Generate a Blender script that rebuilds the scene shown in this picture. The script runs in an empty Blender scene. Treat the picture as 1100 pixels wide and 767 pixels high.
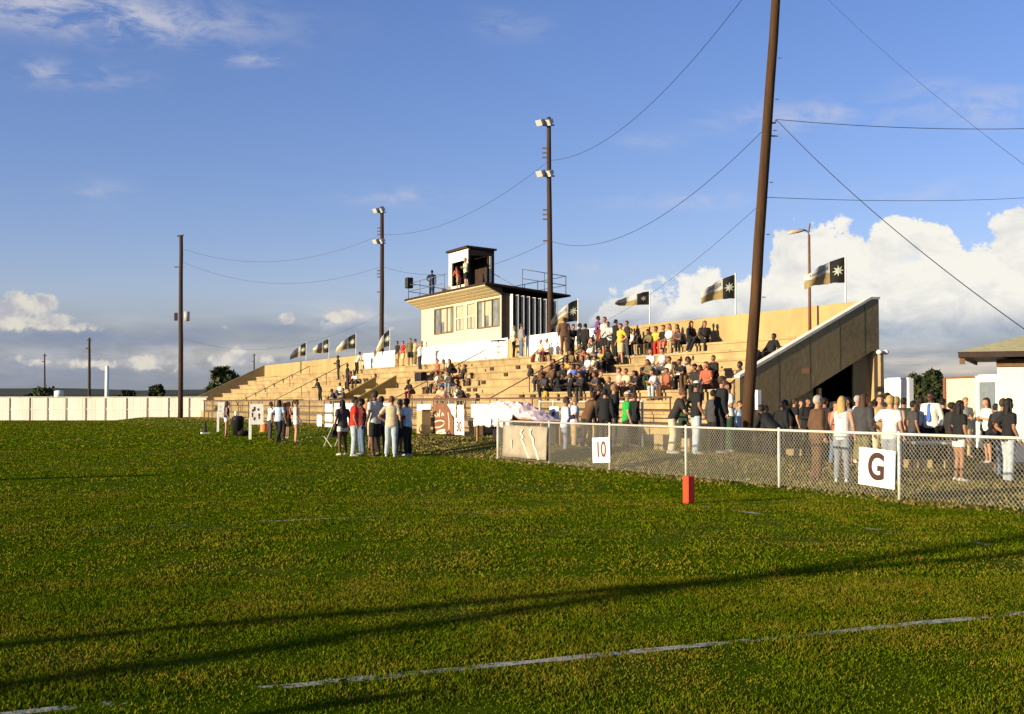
import bpy, bmesh, math, random
import numpy as np
from mathutils import Vector, Matrix
random.seed(7); rng = np.random.default_rng(11)
SC = bpy.context.scene
COL = SC.collection
rad = math.radians

# ------------------------------------------------------------------ frame
# x runs from the field to the grandstand, y along the grandstand, z up
F = 1332.0; EYE = 1.62; PITCH = math.atan(48.5 / F)
DX, DY = 0.4264, 0.9045            # viewing direction on the ground
RX, RY = 0.9045, -0.4264
def ray(px, py):
    a, b = px - 550.0, 383.5 - py
    fh = F * math.cos(PITCH) - b * math.sin(PITCH)
    z = F * math.sin(PITCH) + b * math.cos(PITCH)
    return (DX * fh + RX * a, DY * fh + RY * a, z)
def on_z(px, py, z=0.0):
    d = ray(px, py); t = (z - EYE) / d[2]
    return (d[0] * t, d[1] * t, z)
def on_x(px, py, x):
    d = ray(px, py); t = x / d[0]
    return (x, d[1] * t, EYE + d[2] * t)
def on_y(px, py, y):
    d = ray(px, py); t = y / d[1]
    return (d[0] * t, y, EYE + d[2] * t)
def at_depth(px, py, Z):
    d = ray(px, py); t = Z / (d[0] * DX + d[1] * DY)
    return (d[0] * t, d[1] * t, EYE + d[2] * t)
def proj(p):
    Z = p[0] * DX + p[1] * DY; X = p[0] * RX + p[1] * RY; h = p[2] - EYE
    zc = Z * math.cos(PITCH) + h * math.sin(PITCH); yc = h * math.cos(PITCH) - Z * math.sin(PITCH)
    return 550 + F * X / zc, 383.5 - F * yc / zc
def _st(v, a, b):
    q = min(1.0, max(0.0, (v - a) / (b - a))); return q * q * (3 - 2 * q)
def gz(x, y):                       # ground level: the field is flat, the apron before the grandstand rises a little
    return 0.30 * _st(x, 14.3, 17.5) * _st(y, 20.5, 25.5) * (1 - _st(x, 18.6, 21.5) * (1 - _st(y, 31.0, 33.5)))
def ground_at(px, py):
    p = on_z(px, py, 0.0)
    for _ in range(12):
        p = on_z(px, py, gz(p[0], p[1]))
    return p

# ------------------------------------------------------------------ materials
MATS = {}
def nodes(name):
    m = bpy.data.materials.new(name); m.use_nodes = True
    nt = m.node_tree; b = nt.nodes['Principled BSDF']
    return m, nt, b
def L(nt, a, b): nt.links.new(a, b)
def mat(name, col, rough=0.75, var=0.18, scale=6.0, bump=0.0, metal=0.0, spec=0.3, stain=None, stain_amt=0.5, stain_scale=1.2, zstretch=1.0, island=0.0):
    if name in MATS: return MATS[name]
    m, nt, b = nodes(name)
    tc = nt.nodes.new('ShaderNodeTexCoord'); mp = nt.nodes.new('ShaderNodeMapping')
    mp.inputs['Scale'].default_value = (1, 1, zstretch)
    L(nt, tc.outputs['Object'], mp.inputs['Vector'])
    n = nt.nodes.new('ShaderNodeTexNoise'); n.inputs['Scale'].default_value = scale; n.inputs['Detail'].default_value = 6; n.inputs['Roughness'].default_value = 0.65
    L(nt, mp.outputs[0], n.inputs['Vector'])
    r = nt.nodes.new('ShaderNodeValToRGB')
    c = np.array(col)
    r.color_ramp.elements[0].position = 0.3; r.color_ramp.elements[1].position = 0.7
    r.color_ramp.elements[0].color = (*np.clip(c * (1 - var), 0, 1), 1); r.color_ramp.elements[1].color = (*np.clip(c * (1 + var), 0, 1), 1)
    L(nt, n.outputs['Fac'], r.inputs['Fac'])
    out = r.outputs['Color']
    if stain is not None:
        n2 = nt.nodes.new('ShaderNodeTexNoise'); n2.inputs['Scale'].default_value = stain_scale; n2.inputs['Detail'].default_value = 8; n2.inputs['Roughness'].default_value = 0.7
        L(nt, mp.outputs[0], n2.inputs['Vector'])
        mr = nt.nodes.new('ShaderNodeMapRange'); mr.inputs['From Min'].default_value = 0.45; mr.inputs['From Max'].default_value = 0.68; mr.inputs['To Max'].default_value = stain_amt
        L(nt, n2.outputs['Fac'], mr.inputs['Value'])
        mx = nt.nodes.new('ShaderNodeMix'); mx.data_type = 'RGBA'
        L(nt, mr.outputs[0], mx.inputs['Factor']); L(nt, out, mx.inputs[6]); mx.inputs[7].default_value = (*stain, 1)
        out = mx.outputs[2]
    if island:                       # separate planks and slabs differ a little
        g = nt.nodes.new('ShaderNodeNewGeometry'); ir = nt.nodes.new('ShaderNodeMapRange'); L(nt, g.outputs['Random Per Island'], ir.inputs[0]); ir.inputs[3].default_value = 1 - island; ir.inputs[4].default_value = 1 + island * .6
        hv = nt.nodes.new('ShaderNodeHueSaturation'); L(nt, ir.outputs[0], hv.inputs['Value']); L(nt, out, hv.inputs['Color']); out = hv.outputs[0]
    L(nt, out, b.inputs['Base Color'])
    b.inputs['Roughness'].default_value = rough; b.inputs['Metallic'].default_value = metal; b.inputs['Specular IOR Level'].default_value = spec
    if bump:
        bp = nt.nodes.new('ShaderNodeBump'); bp.inputs['Strength'].default_value = bump; bp.inputs['Distance'].default_value = 0.02
        n3 = nt.nodes.new('ShaderNodeTexNoise'); n3.inputs['Scale'].default_value = scale * 6; n3.inputs['Detail'].default_value = 5
        L(nt, mp.outputs[0], n3.inputs['Vector']); L(nt, n3.outputs['Fac'], bp.inputs['Height']); L(nt, bp.outputs[0], b.inputs['Normal'])
    MATS[name] = m
    return m

# ------------------------------------------------------------------ mesh builder
class MB:
    def __init__(s): s.v = []; s.f = []; s.m = []; s.cur = 0
    def add(s, vs, fs):
        o = len(s.v); s.v += [tuple(p) for p in vs]
        s.f += [tuple(i + o for i in f) for f in fs]; s.m += [s.cur] * len(fs); return s
    def box(s, lo, hi, M=None):
        (a, b, c), (d, e, f) = lo, hi
        vs = [(a, b, c), (d, b, c), (d, e, c), (a, e, c), (a, b, f), (d, b, f), (d, e, f), (a, e, f)]
        if M is not None: vs = [tuple(M @ Vector(p)) for p in vs]
        return s.add(vs, [(0, 3, 2, 1), (4, 5, 6, 7), (0, 1, 5, 4), (1, 2, 6, 5), (2, 3, 7, 6), (3, 0, 4, 7)])
    def hexa(s, bot, top):
        return s.add(list(bot) + list(top), [(0, 3, 2, 1), (4, 5, 6, 7), (0, 1, 5, 4), (1, 2, 6, 5), (2, 3, 7, 6), (3, 0, 4, 7)])
    def prism(s, poly, off):
        n = len(poly); off = Vector(off)
        vs = [Vector(p) for p in poly] + [Vector(p) + off for p in poly]
        fs = [tuple(range(n))[::-1], tuple(range(n, 2 * n))] + [(i, (i + 1) % n, n + (i + 1) % n, n + i) for i in range(n)]
        return s.add(vs, fs)
    def tube(s, pts, r, n=8, cap=True):
        pts = [Vector(p) for p in pts]; k = len(pts)
        rs = [r] * k if not hasattr(r, '__len__') else list(r)
        vs = []; up = None
        for i in range(k):
            t = (pts[min(i + 1, k - 1)] - pts[max(i - 1, 0)])
            t = t.normalized() if t.length > 1e-9 else Vector((0, 0, 1))
            if up is None:
                up = Vector((1, 0, 0)) if abs(t.z) > 0.9 else Vector((0, 0, 1))
            a = t.cross(up)
            if a.length < 1e-4: a = t.cross(Vector((0, 1, 0)))
            a.normalize(); b = t.cross(a).normalized(); up = b.cross(t) * 1.0
            up = -b if False else (a.cross(t)).normalized()
            for j in range(n):
                q = 2 * math.pi * j / n
                vs.append(pts[i] + a * (math.cos(q) * rs[i]) + b * (math.sin(q) * rs[i]))
        fs = []
        for i in range(k - 1):
            for j in range(n):
                fs.append((i * n + j, i * n + (j + 1) % n, (i + 1) * n + (j + 1) % n, (i + 1) * n + j))
        if cap:
            fs.append(tuple(range(n))[::-1]); fs.append(tuple((k - 1) * n + j for j in range(n)))
        return s.add(vs, fs)
    def loft(s, rings):
        n = len(rings[0]); vs = [p for r in rings for p in r]; fs = []
        for i in range(len(rings) - 1):
            for j in range(n):
                fs.append((i * n + j, i * n + (j + 1) % n, (i + 1) * n + (j + 1) % n, (i + 1) * n + j))
        fs.append(tuple(range(n))[::-1]); fs.append(tuple((len(rings) - 1) * n + j for j in range(n)))
        return s.add(vs, fs)
    def ball(s, c, rx, ry=None, rz=None, nu=12, nv=8, keep=None, M=None):
        ry = rx if ry is None else ry; rz = rx if rz is None else rz
        vs = [(0, 0, -1)]; 
        for i in range(1, nv):
            p = -math.pi / 2 + math.pi * i / nv
            for j in range(nu):
                q = 2 * math.pi * j / nu
                vs.append((math.cos(p) * math.cos(q), math.cos(p) * math.sin(q), math.sin(p)))
        vs.append((0, 0, 1)); fs = []
        for j in range(nu): fs.append((0, 1 + (j + 1) % nu, 1 + j))
        for i in range(nv - 2):
            for j in range(nu):
                a = 1 + i * nu + j; b = 1 + i * nu + (j + 1) % nu
                fs.append((a, b, b + nu, a + nu))
        o = 1 + (nv - 2) * nu
        for j in range(nu): fs.append((o + j, o + (j + 1) % nu, len(vs) - 1))
        if keep: fs = [f for f in fs if keep(*(sum(vs[i][k] for i in f) / len(f) for k in range(3)))]
        P = [Vector((x * rx, y * ry, z * rz)) for x, y, z in vs]
        if M is not None: P = [M @ p for p in P]
        return s.add([p + Vector(c) for p in P], fs)
    def mesh(s, name, mats=(), smooth=False):
        me = bpy.data.meshes.new(name); me.from_pydata(s.v, [], s.f)
        for m in mats: me.materials.append(m)
        me.polygons.foreach_set('material_index', s.m)
        if smooth: me.polygons.foreach_set('use_smooth', [True] * len(s.f))
        me.update(); return me
    def build(s, name, mats, parent=None, smooth=False, bevel=0.0):
        if not isinstance(mats, (list, tuple)): mats = [mats]
        me = s.mesh(name, mats, smooth)
        bm = bmesh.new(); bm.from_mesh(me); bmesh.ops.recalc_face_normals(bm, faces=bm.faces)
        if bevel:
            bmesh.ops.bevel(bm, geom=[e for e in bm.edges if e.is_manifold and e.calc_face_angle(0) > 0.6], offset=bevel, segments=1, affect='EDGES')
        bm.to_mesh(me); bm.free()
        return link(name, me, parent)
def link(name, data, parent=None):
    o = bpy.data.objects.new(name, data); COL.objects.link(o)
    if parent is not None: o.parent = parent
    return o
def tag(o, label, cat, group=None, kind=None):
    if label: o['label'] = label
    if cat: o['category'] = cat
    if group: o['group'] = group
    if kind: o['kind'] = kind
    return o
def thing(name, label, cat, loc=(0, 0, 0), rz=0.0, group=None):
    o = link(name, None); o.location = loc; o.rotation_euler = (0, 0, rz); o.empty_display_size = 0.2
    return tag(o, label, cat, group)
def struct(o): o['kind'] = 'structure'; return o
def noise1(seed):
    r = random.Random(seed); ph = [r.uniform(0, 6.28) for _ in range(5)]
    return lambda t: sum(math.sin(t * (1 + i * 1.37) + ph[i]) / (1 + i * 0.6) for i in range(5)) / 2.6
def text_mesh(txt, size, thick=0.0):
    cu = bpy.data.curves.new('t', 'FONT'); cu.body = txt; cu.size = size; cu.align_x = 'CENTER'; cu.align_y = 'CENTER'; cu.extrude = 0.003; cu.offset = thick
    o = bpy.data.objects.new('t', cu); COL.objects.link(o)
    bpy.context.view_layer.update()
    me = bpy.data.meshes.new_from_object(o.evaluated_get(bpy.context.evaluated_depsgraph_get()))
    bpy.data.objects.remove(o); me.materials.clear(); return me
# ------------------------------------------------------------------ camera, sun, sky
cam = bpy.data.cameras.new('camera'); co = link('camera', cam); SC.camera = co
cam.sensor_width = 36; cam.lens = 36 * F / 1100; cam.clip_start = 0.1; cam.clip_end = 20000
co.location = (0, 0, EYE)
co.rotation_euler = Vector((DX * math.cos(PITCH), DY * math.cos(PITCH), math.sin(PITCH))).to_track_quat('-Z', 'Y').to_euler()

SUN_EL = rad(10.5); SUN_AZ = rad(4.0)
to_sun = Vector((-math.cos(SUN_AZ) * math.cos(SUN_EL), -math.sin(SUN_AZ) * math.cos(SUN_EL), math.sin(SUN_EL)))
sl = bpy.data.lights.new('sun', 'SUN'); sl.energy = 5.0; sl.angle = rad(0.5); sl.color = (1.0, 0.84, 0.56)
so = link('sun', sl); so.rotation_euler = (-to_sun).to_track_quat('-Z', 'Y').to_euler(); so.location = (-40, -10, 40)

w = bpy.data.worlds.new('World'); SC.world = w; w.use_nodes = True
nt = w.node_tree; nt.nodes.clear(); N = nt.nodes.new
wo = N('ShaderNodeOutputWorld')
sky = N('ShaderNodeTexSky'); sky.sky_type = 'NISHITA'; sky.sun_disc = False; sky.sun_elevation = SUN_EL
sky.sun_rotation = math.atan2(to_sun.x, to_sun.y); sky.air_density = 1.0; sky.dust_density = 0.4; sky.ozone_density = 2.5
hs = N('ShaderNodeHueSaturation'); hs.inputs['Saturation'].default_value = 1.12; hs.inputs['Value'].default_value = 1.0
L(nt, sky.outputs[0], hs.inputs['Color'])
tint = N('ShaderNodeMix'); tint.data_type = 'RGBA'; tint.blend_type = 'MULTIPLY'; tint.inputs['Factor'].default_value = 1.0
L(nt, hs.outputs[0], tint.inputs[6]); tint.inputs[7].default_value = (1.08, 0.90, 1.20, 1)
bg = N('ShaderNodeBackground'); bg.inputs['Strength'].default_value = SKY_STRENGTH = 0.092
L(nt, tint.outputs[2], bg.inputs['Color'])
tc = N('ShaderNodeTexCoord')
def M2(op, a, b=None, c=None, clamp=False):
    n = N('ShaderNodeMath'); n.operation = op; n.use_clamp = clamp
    for i, q in enumerate((a, b, c)):
        if q is None: continue
        if isinstance(q, (int, float)): n.inputs[i].default_value = q
        else: L(nt, q, n.inputs[i])
    return n.outputs[0]
def dot(v):
    n = N('ShaderNodeVectorMath'); n.operation = 'DOT_PRODUCT'; L(nt, tc.outputs['Generated'], n.inputs[0]); n.inputs[1].default_value = v; return n.outputs['Value']
az = M2('ARCTAN2', dot((RX, RY, 0)), dot((DX, DY, 0))); el = M2('ARCSINE', dot((0, 0, 1)))
def comb(sx, sy, z=0.0):
    n = N('ShaderNodeCombineXYZ'); L(nt, M2('MULTIPLY', az, sx), n.inputs[0]); L(nt, M2('MULTIPLY', el, sy), n.inputs[1]); n.inputs[2].default_value = z; return n.outputs[0]
def noise(vec, sc, det=8, ro=0.6, dist=0.0):
    n = N('ShaderNodeTexNoise'); L(nt, vec, n.inputs['Vector']); n.inputs['Scale'].default_value = sc; n.inputs['Detail'].default_value = det; n.inputs['Roughness'].default_value = ro; n.inputs['Distortion'].default_value = dist; return n.outputs['Fac']
def sstep(v, lo, hi, t0=0.0, t1=1.0):
    n = N('ShaderNodeMapRange'); n.interpolation_type = 'SMOOTHSTEP'; L(nt, v, n.inputs[0])
    for i, q in zip((1, 2, 3, 4), (lo, hi, t0, t1)): n.inputs[i].default_value = q
    return n.outputs[0]
def fcurve(v, pts):
    n = N('ShaderNodeFloatCurve'); c = n.mapping.curves[0]
    while len(c.points) > 2: c.points.remove(c.points[1])
    c.points[0].location = pts[0]; c.points[1].location = pts[-1]
    for p in pts[1:-1]: c.points.new(*p)
    n.mapping.update(); L(nt, v, n.inputs['Value']); return n.outputs[0]
def A(x): return math.atan((x - 550) / F)
def U(x): return (A(x) + 0.45) / 0.9
u = M2('ADD', M2('DIVIDE', az, 0.9), 0.5, clamp=True)
prof = [(0, .07), (U(0), .083), (U(25), .092), (U(50), .088), (U(75), .068), (U(110), .058), (U(150), .052), (U(200), .048), (U(260), .052), (U(305), .066), (U(335), .052), (U(370), .068), (U(410), .052), (U(470), .040), (U(560), .045), (U(620), .062), (U(660), .088), (U(720), .096), (U(775), .104), (U(815), .110), (U(845), .136), (U(870), .146), (U(905), .143), (U(930), .130), (U(960), .140), (U(1000), .139), (U(1050), .129), (U(1100), .134), (1, .11)]
top = M2('MULTIPLY', fcurve(u, [(a, b * 5) for a, b in prof]), 0.2)
cov = fcurve(u, [(0, .5), (U(0), .45), (U(25), .45), (U(65), .4), (U(100), .4), (U(200), .40), (U(300), .52), (U(360), .52), (U(450), .3), (U(580), .45), (U(680), .9), (U(1100), 1.0), (1, 1)])
base = comb(1, 1)
billow = noise(base, 22, 9, 0.58, 0.3)
billow2 = noise(comb(1, 1.3, 3.1), 55, 6, 0.6, 0.5)
edge = M2('ADD', M2('MULTIPLY', M2('SUBTRACT', billow, 0.5), 0.085), M2('MULTIPLY', M2('SUBTRACT', billow2, 0.5), 0.034))
d = M2('SUBTRACT', M2('ADD', top, edge), el)
covn = M2('SUBTRACT', M2('ADD', cov, M2('MULTIPLY', M2('SUBTRACT', noise(comb(1, 2.2, 7.7), 11, 5, 0.55), 0.5), 1.5)), 0.25)
mask = M2('MULTIPLY', M2('MULTIPLY', sstep(d, 0.0, 0.006), sstep(el, 0.034, 0.066)), sstep(covn, 0.2, 0.45))
shade = M2('ADD', M2('ADD', M2('MULTIPLY', sstep(el, 0.046, 0.086), 0.85), M2('MULTIPLY', M2('SUBTRACT', noise(comb(1, 1.6, 1.3), 26, 8, 0.62, 0.4), 0.5), 1.5)), 0.10, clamp=True)
def mixc(f, a, b):
    n = N('ShaderNodeMix'); n.data_type = 'RGBA'
    if isinstance(f, float): n.inputs['Factor'].default_value = f
    else: L(nt, f, n.inputs['Factor'])
    for i, q in ((6, a), (7, b)):
        if isinstance(q, tuple): n.inputs[i].default_value = (*q, 1)
        else: L(nt, q, n.inputs[i])
    return n.outputs[2]
ccol = mixc(shade, (0.165, 0.205, 0.280), (0.54, 0.525, 0.48))
# flat grey-blue bands below the cumulus
band = noise(comb(1, 7, 4.4), 7, 5, 0.55)
bandm = M2('MULTIPLY', M2('MULTIPLY', sstep(el, 0.095, 0.03), sstep(band, 0.22, 0.55)), 0.92)
bcol = mixc(noise(comb(1, 5, 9.0), 16, 5, 0.6), (0.100, 0.135, 0.190), (0.20, 0.215, 0.235))
# small wisps higher up
wisps = None
for (x, y, sx, sy, k) in ((90, 10, 150, 22, 1.3), (220, 385, 120, 14, .9), (20, 385, 60, 14, .6), (390, 345, 60, 12, .7), (60, 76, 70, 12, .75), (268, 61, 30, 7, .7), (430, 210, 55, 9, .65), (105, 205, 30, 12, .4), (870, 122, 90, 13, .8), (1075, 112, 50, 18, .75), (700, 152, 40, 9, .35), (740, 214, 70, 9, .5), (550, 22, 40, 16, .3), (640, 288, 50, 8, .4), (980, 205, 90, 12, .35), (370, 330, 60, 10, .5), (1000, 90, 30, 10, .4)):
    ca = A(x); ce = math.atan((432 - y) / F * math.cos(ca))
    dx = M2('DIVIDE', M2('SUBTRACT', az, ca), sx / F); dy = M2('DIVIDE', M2('SUBTRACT', el, ce), sy / F)
    g = M2('MULTIPLY', M2('EXPONENT', M2('MULTIPLY', M2('ADD', M2('MULTIPLY', dx, dx), M2('MULTIPLY', dy, dy)), -1.0)), k)
    wisps = g if wisps is None else M2('ADD', wisps, g)
wn = noise(comb(1, 2.6, 2.2), 26, 8, 0.62, 0.4)
wm = M2('MULTIPLY', wisps, sstep(wn, 0.36, 0.66), clamp=True)
wm = M2('MULTIPLY', wm, 0.62)
puffs = None
for (x, y, sx, sy, k) in ((12, 335, 26, 20, 1.0), (46, 328, 16, 15, 1.0), (52, 345, 26, 11, .95), (85, 352, 36, 9, .6), (308, 343, 11, 8, .95), (250, 352, 16, 6, .6), (366, 340, 24, 8, .9), (255, 384, 34, 11, .8), (165, 390, 40, 12, .75), (232, 388, 16, 9, .8), (110, 392, 34, 9, .6), (28, 388, 40, 9, .55), (420, 352, 20, 7, .6)):
    ca = A(x); ce = math.atan((432 - y) / F * math.cos(ca))
    dx = M2('DIVIDE', M2('SUBTRACT', az, ca), sx / F); dy = M2('DIVIDE', M2('SUBTRACT', el, ce), sy / F)
    g = M2('MULTIPLY', M2('EXPONENT', M2('MULTIPLY', M2('ADD', M2('MULTIPLY', dx, dx), M2('MULTIPLY', dy, dy)), -1.0)), k)
    puffs = g if puffs is None else M2('MAXIMUM', puffs, g)
pn = noise(comb(1, 1.3, 5.5), 60, 7, 0.6, 0.3)
pm = sstep(M2('ADD', puffs, M2('MULTIPLY', M2('SUBTRACT', pn, 0.5), 1.3)), 0.38, 0.66)
pm = M2('MULTIPLY', pm, 0.9)
bars = None
for (x, y, sx, sy, k) in ((120, 362, 120, 9, .9), (35, 362, 70, 8, .9), (330, 352, 90, 8, .7), (200, 356, 60, 8, .6), (60, 400, 120, 9, .5)):
    ca = A(x); ce = math.atan((432 - y) / F * math.cos(ca))
    dx = M2('DIVIDE', M2('SUBTRACT', az, ca), sx / F); dy = M2('DIVIDE', M2('SUBTRACT', el, ce), sy / F)
    g = M2('MULTIPLY', M2('EXPONENT', M2('MULTIPLY', M2('ADD', M2('MULTIPLY', dx, dx), M2('MULTIPLY', dy, dy)), -1.0)), k)
    bars = g if bars is None else M2('MAXIMUM', bars, g)
bars = M2('MULTIPLY', bars, sstep(noise(comb(1, 3.5, 8.1), 22, 6, 0.6), 0.28, 0.6))
bgp = N('ShaderNodeBackground'); L(nt, mixc(sstep(pn, 0.35, 0.62), (0.27, 0.27, 0.30), (0.44, 0.415, 0.36)), bgp.inputs['Color'])
bgd = N('ShaderNodeBackground'); bgd.inputs['Color'].default_value = (0.135, 0.165, 0.24, 1)
bgb = N('ShaderNodeBackground'); L(nt, bcol, bgb.inputs['Color'])
bgc = N('ShaderNodeBackground'); L(nt, ccol, bgc.inputs['Color'])
bgw = N('ShaderNodeBackground'); bgw.inputs['Color'].default_value = (0.40, 0.385, 0.40, 1)
def mixs(f, a, b):
    n = N('ShaderNodeMixShader'); L(nt, f, n.inputs[0]); L(nt, a, n.inputs[1]); L(nt, b, n.inputs[2]); return n.outputs[0]
s1 = mixs(bandm, bg.outputs[0], bgb.outputs[0])
s1 = mixs(wm, s1, bgw.outputs[0])
s1 = mixs(bars, s1, bgd.outputs[0])
s1 = mixs(mask, s1, bgc.outputs[0])
s1 = mixs(pm, s1, bgp.outputs[0])
L(nt, s1, wo.inputs['Surface'])
SC.view_settings.view_transform = 'Standard'; SC.view_settings.look = 'None'; SC.view_settings.gamma = 1; SC.view_settings.use_curve_mapping = False
SC.view_settings.exposure = 0.8
SC.cycles.use_denoising = True
SC.cycles.max_bounces = 5; SC.cycles.diffuse_bounces = 3; SC.cycles.transparent_max_bounces = 16
# ------------------------------------------------------------------ ground
def ground_mat():
    m, nt, b = nodes('turf_and_verge'); N = nt.nodes.new
    tc = N('ShaderNodeTexCoord'); sx = N('ShaderNodeSeparateXYZ'); L(nt, tc.outputs['Object'], sx.inputs[0])
    def nz(sc, det=6, ro=.6, vec=None):
        n = N('ShaderNodeTexNoise'); n.inputs['Scale'].default_value = sc; n.inputs['Detail'].default_value = det; n.inputs['Roughness'].default_value = ro
        L(nt, vec or tc.outputs['Object'], n.inputs['Vector']); return n.outputs['Fac']
    def ramp(v, pts):
        r = N('ShaderNodeValToRGB'); L(nt, v, r.inputs[0]); e = r.color_ramp.elements
        while len(e) < len(pts): e.new(0.5)
        for q, (p, c) in zip(e, pts): q.position = p; q.color = (*c, 1)
        return r.outputs[0]
    def mx(f, a, c):
        n = N('ShaderNodeMix'); n.data_type = 'RGBA'; L(nt, f, n.inputs['Factor']); L(nt, a, n.inputs[6]); L(nt, c, n.inputs[7]); return n.outputs[2]
    def mr(v, a, c, t0=0., t1=1.):
        n = N('ShaderNodeMapRange'); L(nt, v, n.inputs[0])
        for i, q in zip((1, 2, 3, 4), (a, c, t0, t1)): n.inputs[i].default_value = q
        return n.outputs[0]
    g1 = ramp(nz(1.1, 8, .65), [(.30, (.050, .105, .002)), (.5, (.085, .145, .003)), (.72, (.13, .155, .008))])
    g2 = ramp(nz(7, 6, .7), [(.32, (.034, .074, .002)), (.55, (.085, .135, .003)), (.75, (.15, .145, .012))])
    f = N('ShaderNodeMix'); f.data_type = 'RGBA'; f.inputs['Factor'].default_value = .5; L(nt, g1, f.inputs[6]); L(nt, g2, f.inputs[7])
    dry = ramp(nz(.35, 5, .6), [(.5, (0, 0, 0)), (.68, (.5, .5, .5))])
    drc = ramp(nz(12, 5, .7), [(.3, (.10, .085, .022)), (.7, (.17, .135, .045))])
    grass = mx(dry, f.outputs[2], drc)
    dirt = ramp(nz(2.3, 8, .7), [(.3, (.085, .075, .028)), (.5, (.17, .135, .062)), (.7, (.27, .205, .105))])
    add = N('ShaderNodeMath'); add.operation = 'ADD'; L(nt, sx.outputs[0], add.inputs[0]); L(nt, mr(nz(1.2, 6, .7), .2, .8, -.9, .9), add.inputs[1])
    vm = mr(add.outputs[0], 14.3, 15.6)
    patch = mr(nz(.8, 6, .65), .42, .62, .25, 1.0)
    yg = mr(sx.outputs[1], 42, 47, 1.0, .15); m0 = N('ShaderNodeMath'); m0.operation = 'MULTIPLY'; L(nt, vm, m0.inputs[0]); L(nt, yg, m0.inputs[1]); vm = m0.outputs[0]
    mm = N('ShaderNodeMath'); mm.operation = 'MULTIPLY'; L(nt, vm, mm.inputs[0]); L(nt, patch, mm.inputs[1])
    L(nt, mx(mm.outputs[0], grass, dirt), b.inputs['Base Color'])
    b.inputs['Roughness'].default_value = .95; b.inputs['Specular IOR Level'].default_value = 0
    bp = N('ShaderNodeBump'); bp.inputs['Strength'].default_value = 1.0; bp.inputs['Distance'].default_value = .12
    L(nt, nz(9, 8, .75), bp.inputs['Height']); L(nt, bp.outputs[0], b.inputs['Normal'])
    return m
xs = [-9000, -600, -120, -40, -10, 0, 6, 10, 12, 14.3, 15.1, 15.9, 16.7, 17.5, 18.6, 19.3, 20, 20.8, 21.5, 30, 60, 200, 900, 9000]
ys = [-3000, -300, -60, -20, 0, 10, 20, 20.5, 21.5, 22.5, 23.5, 24.5, 25.5, 28, 31, 31.7, 32.3, 32.9, 33.5, 40, 60, 90, 150, 400, 1500, 9000]
mb = MB(); mb.add([(x, y, gz(x, y)) for y in ys for x in xs], [(j * len(xs) + i, j * len(xs) + i + 1, (j + 1) * len(xs) + i + 1, (j + 1) * len(xs) + i) for j in range(len(ys) - 1) for i in range(len(xs) - 1)])
struct(mb.build('ground', ground_mat(), smooth=True))

# worn chalk lines lying on the turf
def chalk_mat(name, amount):
    m, nt, b = nodes(name); N = nt.nodes.new
    tc = N('ShaderNodeTexCoord'); n = N('ShaderNodeTexNoise'); n.inputs['Scale'].default_value = 8; n.inputs['Detail'].default_value = 7; n.inputs['Roughness'].default_value = .8
    L(nt, tc.outputs['Object'], n.inputs['Vector'])
    n2 = N('ShaderNodeTexNoise'); n2.inputs['Scale'].default_value = 1.1; n2.inputs['Detail'].default_value = 3; L(nt, tc.outputs['Object'], n2.inputs['Vector'])
    a = N('ShaderNodeMath'); a.operation = 'ADD'; L(nt, n.outputs[0], a.inputs[0]); L(nt, n2.outputs[0], a.inputs[1])
    r = N('ShaderNodeMapRange'); r.inputs[1].default_value = 1.16 - amount; r.inputs[2].default_value = 1.26 - amount; L(nt, a.outputs[0], r.inputs[0])
    b.inputs['Base Color'].default_value = (.46, .45, .35, 1); b.inputs['Roughness'].default_value = .95
    tr = N('ShaderNodeBsdfTransparent'); mx = N('ShaderNodeMixShader'); L(nt, r.outputs[0], mx.inputs[0]); L(nt, tr.outputs[0], mx.inputs[1]); L(nt, b.outputs[0], mx.inputs[2])
    L(nt, mx.outputs[0], nt.nodes['Material Output'].inputs['Surface']); return m
def line(x0, y0, x1, y1, wd, m):
    d = Vector((x1 - x0, y1 - y0, 0)); n = int(d.length / .25) + 1; d.normalize(); s = Vector((-d.y, d.x, 0)); mb = MB(); r = random.Random(int(x0 * 7 + y0))
    vs = []
    for i in range(n + 1):
        c = Vector((x0, y0, .004)).lerp(Vector((x1, y1, .004)), i / n)
        vs += [c + s * (wd / 2 + r.uniform(-.015, .015)), c - s * (wd / 2 + r.uniform(-.015, .015))]
    mb.add(vs, [(2 * i, 2 * i + 1, 2 * i + 3, 2 * i + 2) for i in range(n)])
    return struct(mb.build('field_line', m))
strong, faint, vfaint = chalk_mat('chalk', .20), chalk_mat('worn_chalk', .13), chalk_mat('faded_chalk', -.03)
line(-4, 7.0, 10.9, 7.0, .11, strong)
line(10.95, 3, 10.95, 16.6, .10, faint); line(10.95, 16.8, 10.95, 90, .10, vfaint)
for k, yy in enumerate((16.75, 25.9, 35.0, 44.2, 53.3)):
    line(-20, yy, 10.85, yy, .10, faint if k == 0 else vfaint)

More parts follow.
